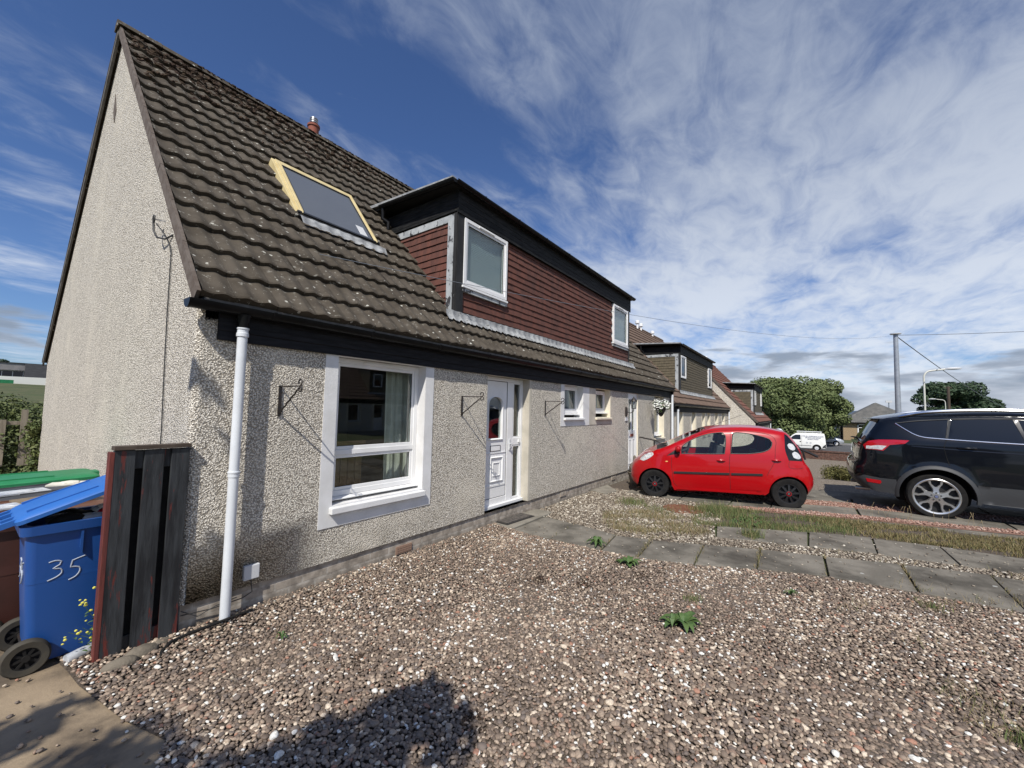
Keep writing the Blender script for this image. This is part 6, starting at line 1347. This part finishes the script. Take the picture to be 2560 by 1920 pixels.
wire('overhead_wire', (-.075, 1.02, 3.205), (24.0, -6.80, 5.36), .50, .0035, 'thin overhead wire from the gable hook to the steel pole')
wire('overhead_wire', (24.0, -6.92, 5.36), (27.0, -22.0, 6.1), .35, .012, 'overhead wire running from the steel pole out past the right edge')
wire('overhead_wire', (24.0, -6.90, 5.30), (70.5, -22.3, 2.9), .35, .020, 'slack wire from the steel pole down towards the distant brown roofs')
# ------------------------------------------------------------------ trees, shrubs, hedge
def leaf_cloud(name, centers, n, size, mat, parent=None, squash=.8, shell=.55, seed=1, up=.35):
    rng = np.random.default_rng(seed); C_ = np.array([c[:3] for c in centers]); Rr = np.array([c[3] for c in centers]); wgt = Rr**2/np.sum(Rr**2)
    k = rng.choice(len(C_), n, p=wgt); d = rng.normal(size=(n, 3)); d /= np.linalg.norm(d, axis=1)[:, None]; rad = Rr[k]*(shell+(1.06-shell)*rng.random(n)**.5)
    P = C_[k]+d*rad[:, None]*np.array([1, 1, squash]); nn = d+rng.normal(size=(n, 3))*.55+np.array([0, 0, up]); nn /= np.linalg.norm(nn, axis=1)[:, None]
    a = np.cross(nn, rng.normal(size=(n, 3))); a /= np.linalg.norm(a, axis=1)[:, None]; b = np.cross(nn, a); s_ = (size*rng.uniform(.6, 1.4, n))[:, None]
    V = np.stack([P-a*s_, P+b*s_*.55, P+a*s_, P-b*s_*.55], 1).reshape(-1, 3); F = (np.arange(n)*4)[:, None]+np.array([[0, 1, 2, 3]])
    o = np_mesh(name, V, F, mat); 
    if parent is not None: o.parent = parent
    return o
def tree(name, loc, H, cr, mat, label, seed, n=9000, size=.16, trunk=.22, base=.25, nl=26, squash=.75, cat='tree', flat=1.):
    rnd = random.Random(seed); o = empty(name, loc); tag(o, label, cat)
    t = MB(); top_ = H*.62; t.tube([(0, 0, -.3), (.05, .03, H*.2), (-.08, .05, top_)], [trunk, trunk*.75, trunk*.35], 10); cs = []
    for i in range(nl):
        a = rnd.uniform(0, 6.283); q = rnd.random()**.6; z = H*(base+(1-base)*rnd.random()); env = math.sin(math.pi*min(1, max(.08, (z/H-base*.6)/(1.02-base*.6))))**.6
        r = cr*env*q*.78; rb = cr*rnd.uniform(.20, .36)*flat; c = (r*math.cos(a), r*math.sin(a), min(z, H-rb*squash)); cs.append((*c, rb))
        if i % 2 == 0: t.tube([(0, 0, min(top_, max(H*.18, c[2]*.55))), (c[0]*.5, c[1]*.5, c[2]*.82), c], [trunk*.35, trunk*.2, trunk*.08], 6)
    t.build('trunk', 'bark', o, smooth=True); leaf_cloud('crown', cs, n, size, mat, o, squash, .5, seed); return o
tree('pale_green_tree', (56.6, -1.2, -2.0), 8.1, 5.2, 'leaf_mid', 'larger round green tree standing behind the furthest house', 5, 42000, .135, .28, .17, 52)
tree('pale_green_tree', (59.5, -4.6, -2.0), 8.0, 3.6, 'leaf_mid', 'narrower green tree rising at the right side of the large round tree', 15, 22000, .135, .22, .2, 34)
tree('dark_tree', (139., -31.0, -3.4), 13.8, 8.2, 'leaf_dark', 'dark evergreen tree beyond the brown roofs, left half of the dark group', 6, 20000, .32, .5, .2, 34, .7)
tree('dark_tree', (140., -37.0, -3.6), 10.6, 3.8, 'leaf_dark', 'lower dark evergreen tree at the right end of the dark group', 16, 6000, .30, .5, .2, 30, .6)
st = empty('shade_tree', (-4.2, -3.4, 0)); tag(st, 'small leafy tree behind the viewer casting broken shade on the pebbles', 'tree')
tk = MB(); tk.tube([(0, 0, -.1), (.1, .05, 1.5), (.5, .3, 3.2)], [.05, .035, .015], 8); scs = []; rs_ = random.Random(12)
for sx, sy, sz, t_, r_, k_ in ((.30, -1.90, 0, 4.6, .30, 7), (.62, -1.86, 0, 4.6, .22, 4), (.02, -1.72, 0, 4.4, .26, 5), (-.40, -1.0, 0, 4.2, .24, 4), (-.62, -.55, 0, 4.0, .20, 3), (.12, 0, 1.55, 3.2, .10, 2), (.12, 0, .8, 3.6, .08, 1), (-.3, -1.6, 0, 4.5, .3, 4), (-.8, -1.2, 0, 4.4, .35, 4)):
    for q in range(k_):
        c_ = (sx-.657*t_+4.2+rs_.uniform(-r_, r_)*.8, sy-.323*t_+3.4+rs_.uniform(-r_, r_)*.8, sz+.813*t_+rs_.uniform(-.25, .25)); scs.append((*c_, r_*rs_.uniform(.5, .9)))
    if sy < -.5: tk.tube([(.5, .3, 3.0), (c_[0]*.6+.2, c_[1]*.6+.1, c_[2]*.9), c_], [.010, .007, .004], 5)
tk.build('trunk', 'bark', st); leaf_cloud('crown', scs, 3300, .055, 'leaf_mid', st, .9, .2, 4)
o = empty('low_shrub', (13.75, -4.35, gz(13.75, -4)-.05)); tag(o, 'low rounded yellow green heather shrub between the two parked cars', 'shrub')
cs = [(random.uniform(-.35, .35), random.uniform(-.50, .50), .18+random.uniform(0, .14), random.uniform(.13, .22)) for _ in range(28)]
leaf_cloud('foliage', cs, 9000, .022, 'shrub_leaf', o, .9, .3, 3); MB().tube([(0, 0, 0), (0, 0, .25)], .03, 6).build('stem', 'bark', o)
hd = empty('hedge', (0, 0, 0)); tag(hd, 'dense green hedge growing behind the gable end', 'hedge'); rnd = random.Random(9)
cs = [(rnd.uniform(-4.5, .25), rnd.uniform(9.3, 10.8), z, rnd.uniform(.30, .48)) for z in (.1, .45, .8, 1.15) for _ in range(22)]+[(rnd.uniform(-4.5, .3), rnd.uniform(9.6, 11), rnd.uniform(1.3, 1.48), rnd.uniform(.2, .34)) for _ in range(20)]
leaf_cloud('foliage', cs, 60000, .030, 'leaf_hedge', hd, .9, .5, 12); m = MB()
for k in range(14): x = rnd.uniform(-4, .2); m.tube([(x, 10, 0), (x+.1, 10.1, 1.3)], .02, 5)
m.build('stems', 'bark', hd)
cr_ = empty('wall_creeper', (0, 0, 0)); tag(cr_, 'green creeper growing up the far corner of the gable wall', 'creeper')
cs = [(rnd.uniform(-.10, .02), 8.3+rnd.uniform(-.08, .2), rnd.uniform(.05, 1.15), rnd.uniform(.07, .14)) for _ in range(26)]; leaf_cloud('foliage', cs, 2600, .03, 'leaf_hedge', cr_, 1, .3, 5)
m = MB(); m.tube([(-.02, 8.32, 0), (-.03, 8.3, .6), (-.02, 8.33, 1.2)], .012, 5); m.build('stem', 'bark', cr_)
fn = empty('wooden_fence', (0, 0, 0)); tag(fn, 'weathered grey wooden fence almost hidden in the hedge', 'fence')
for x, w_, h0, h1 in ((-.21, .10, .3, 1.40), (-.115, .16, .3, 1.17), (-.50, .12, .3, 1.20), (-.64, .12, .3, 1.2), (-.78, .12, .3, 1.2)): MB().box(x, x+w_-.01, 9.02, 9.045, h0, h1).build('board', 'grey_wood', fn)
MB().box(-1.4, .1, 9.05, 9.09, 1.10, 1.17).build('rail', 'grey_wood', fn)
# ------------------------------------------------------------------ distant buildings
sc = empty('school_building', (4.43, 85, 3.3)); tag(sc, 'long low building with white base wall and dark window band on the hill', 'building')
MB().box(-26, 14, -1.2, -.9, -.6, 1.28).build('base_wall', 'school_white', sc)
m = MB(); m.box(0, 16, 0, 12, 1.2, 3.22); m.build('upper_wall', 'clad_dark', sc)
m = MB(); m.prism([(-22, 3.02), (0, 3.22), (0, 2.22), (-22, 2.12)], .3, 11, 'y'); m.build('cladding', 'clad_grey', sc); m = MB(); m.box(-22, -.05, .9, 1.0, 1.2, 2.2); m.build('window_band', 'glass_dark', sc)
m = MB()
for k in range(24): m.box(-.1-k*.95, -.03-k*.95, .80, .9, 1.2, 2.2)
m.box(-22, 0, .78, .89, 1.2, 1.30); m.box(-22, 0, .78, .89, 2.12, 2.2); m.build('window_frame', 'pale_grey', sc)
m = MB(); m.box(-23, 16.2, .2, 12, 3.18, 3.28); m.build('roof', 'dark_trim', sc)
MB().prism([(-30, -.4), (-1.1, -.4), (-1.1, .72), (-30, .92)], -4, -2, 'y').build('green_container', 'bin_green'); g_ = bpy.data.objects['green_container']; g_.location = (4.43, 85, 3.3); tag(g_, 'long green container in front of the white base wall on the hill', 'container')
for k, (x, h) in enumerate(((-.6, 2.6), (1.8, 3.6), (3.6, 3.0))): tree('distant_tree', (x, 125, 3.6), 4.2+h*.5, 1.7, 'leaf_dark', ['distant dark tree at the left edge above the low building', 'tallest distant dark tree above the low building', 'distant dark tree nearest the corner of the low building'][k], 30+k, 900, .16, .2, .5, 12)
# bungalow with hipped roof across the cross street
bg = empty('bungalow', (80.5, -10.2, gz(80, -10))); tag(bg, 'tan brick bungalow with a grey hipped roof across the street', 'house')
Lb = 7.0; Hb = 2.75
m = MB(); m.box(0, 9, -Lb, 2.2, 0, Hb); m.build('wall', 'tan_brick', bg)
m = MB(); e = .5; z0 = Hb; m.add([(-e, 2.2+e, z0), (-e, -Lb-e, z0), (9+e, -Lb-e, z0), (9+e, 2.2+e, z0), (3.0, -2.0, z0+3.15), (6.0, -2.0, z0+3.15)], [(0, 1, 4), (1, 2, 5, 4), (2, 3, 5), (3, 0, 4, 5), (0, 3, 2, 1)]); m.build('roof', 'hip_roof', bg)
m = MB(); m.box(-e-.04, -e+.02, -Lb-e, 2.2+e, z0-.16, z0+.04); m.build('gutter', 'gutter_black', bg)
for y in (-1.9, -5.9):
    f = MB(); 
    for a, b, c, d in ((y, y+.14, .8, 2.5), (y+2.26, y+2.4, .8, 2.5), (y, y+2.4, .8, .95), (y, y+2.4, 2.38, 2.5), (y, y+2.4, 1.95, 2.05), (y+1.45, y+1.57, .8, 2.5)): f.box(-.08, .0, a, b, c, d)
    fo = f.build('window', 'upvc', bg); MB().box(-.03, -.01, y+.1, y+2.3, .9, 2.4).build('pane', 'glass_dark', fo)
ga = empty('garage', (82, -4.2, gz(82, -5))); tag(ga, 'low dark roofed garage between the green trees and the bungalow', 'garage')
MB().box(0, 5, -3.4, 1.2, 0, 2.2).build('wall', 'pavement', ga); MB().box(-.3, 5.2, -3.5, 1.4, 2.2, 2.65).build('roof', 'clad_dark', ga); m = MB()
for k in range(8): m.box(-.04, -.01, -3.0, .8, .05+k*.25, .28+k*.25)
m.build('door', 'galv', ga)
lb = empty('low_building', (96, 5, -2.2)); tag(lb, 'pale low building glimpsed under the large green trees', 'building'); MB().box(0, 6, -8, 6, 0, 2.3).build('wall', 'school_white', lb); MB().box(-.3, 6.3, -8.3, 6.3, 2.3, 2.6).build('roof', 'clad_grey', lb)
rb = empty('row_house', (97, -17.0, -2.3)); tag(rb, 'brown roofed row of houses far behind the dark car', 'house')
MB().box(0, 8, -17, 0, 0, 2.9).build('wall', 'tan_brick', rb); m = MB(); m.prism([(-.4, 2.8), (4, 4.95), (8.4, 2.8)], -17.3, .3, 'y'); m.build('roof', 'brown_roof', rb)
m = MB(); m.box(3.6, 4.2, -6.5, -5.6, 4.6, 5.5); m.build('chimney', 'brick_dummy' if 'brick_dummy' in MAT else 'tan_brick', rb)
gw = empty('garden_wall', (23.4, -4.5, -.45)); tag(gw, 'low red brown brick garden wall behind the shrub', 'wall'); MB().box(0, .22, -14, 3.2, -.2, .36).build('brickwork', 'garden_brick', gw); MB().box(-.03, .25, -14, 3.2, .361, .42).build('coping', 'garden_brick', gw)
# satellite dish near the furthest house
sdh = empty('satellite_dish', (34.0, -1.85, .35)); tag(sdh, 'grey satellite dish at the far end of the row', 'satellite dish')
m = MB(); m.lathe([(0, 0), (.15, .02), (.30, .07), (.31, .075), (.30, .085), (.15, .035), (0, .012)], axis='x', n=24); m.build('reflector', 'galv', sdh, smooth=True); MB().tube([(0, 0, 0), (.0, .5, -.1)], .025, 6).build('arm', 'iron', sdh)
# far hills
def hills(name, x, y0, y1, zb, amp, seed, mat):
    rnd = random.Random(seed); m = MB(); n = 70; ph = [rnd.uniform(0, 6) for _ in range(5)]
    for i in range(n+1):
        t = i/n; y = y0+(y1-y0)*t; h = amp*(.55+.25*math.sin(t*9+ph[0])+.15*math.sin(t*21+ph[1])+.06*math.sin(t*47+ph[2]))
        m.v += [(x-250, y, zb), (x, y, zb+max(h, amp*.1)), (x+500, y, zb)]
    for i in range(n): m.f += [(i*3, i*3+3, i*3+4, i*3+1), (i*3+1, i*3+4, i*3+5, i*3+2)]
    tag(m.build(name, mat, smooth=True), kind='structure')
hills('hills', 2300, -1500, 900, -25, 75, 3, 'hill')
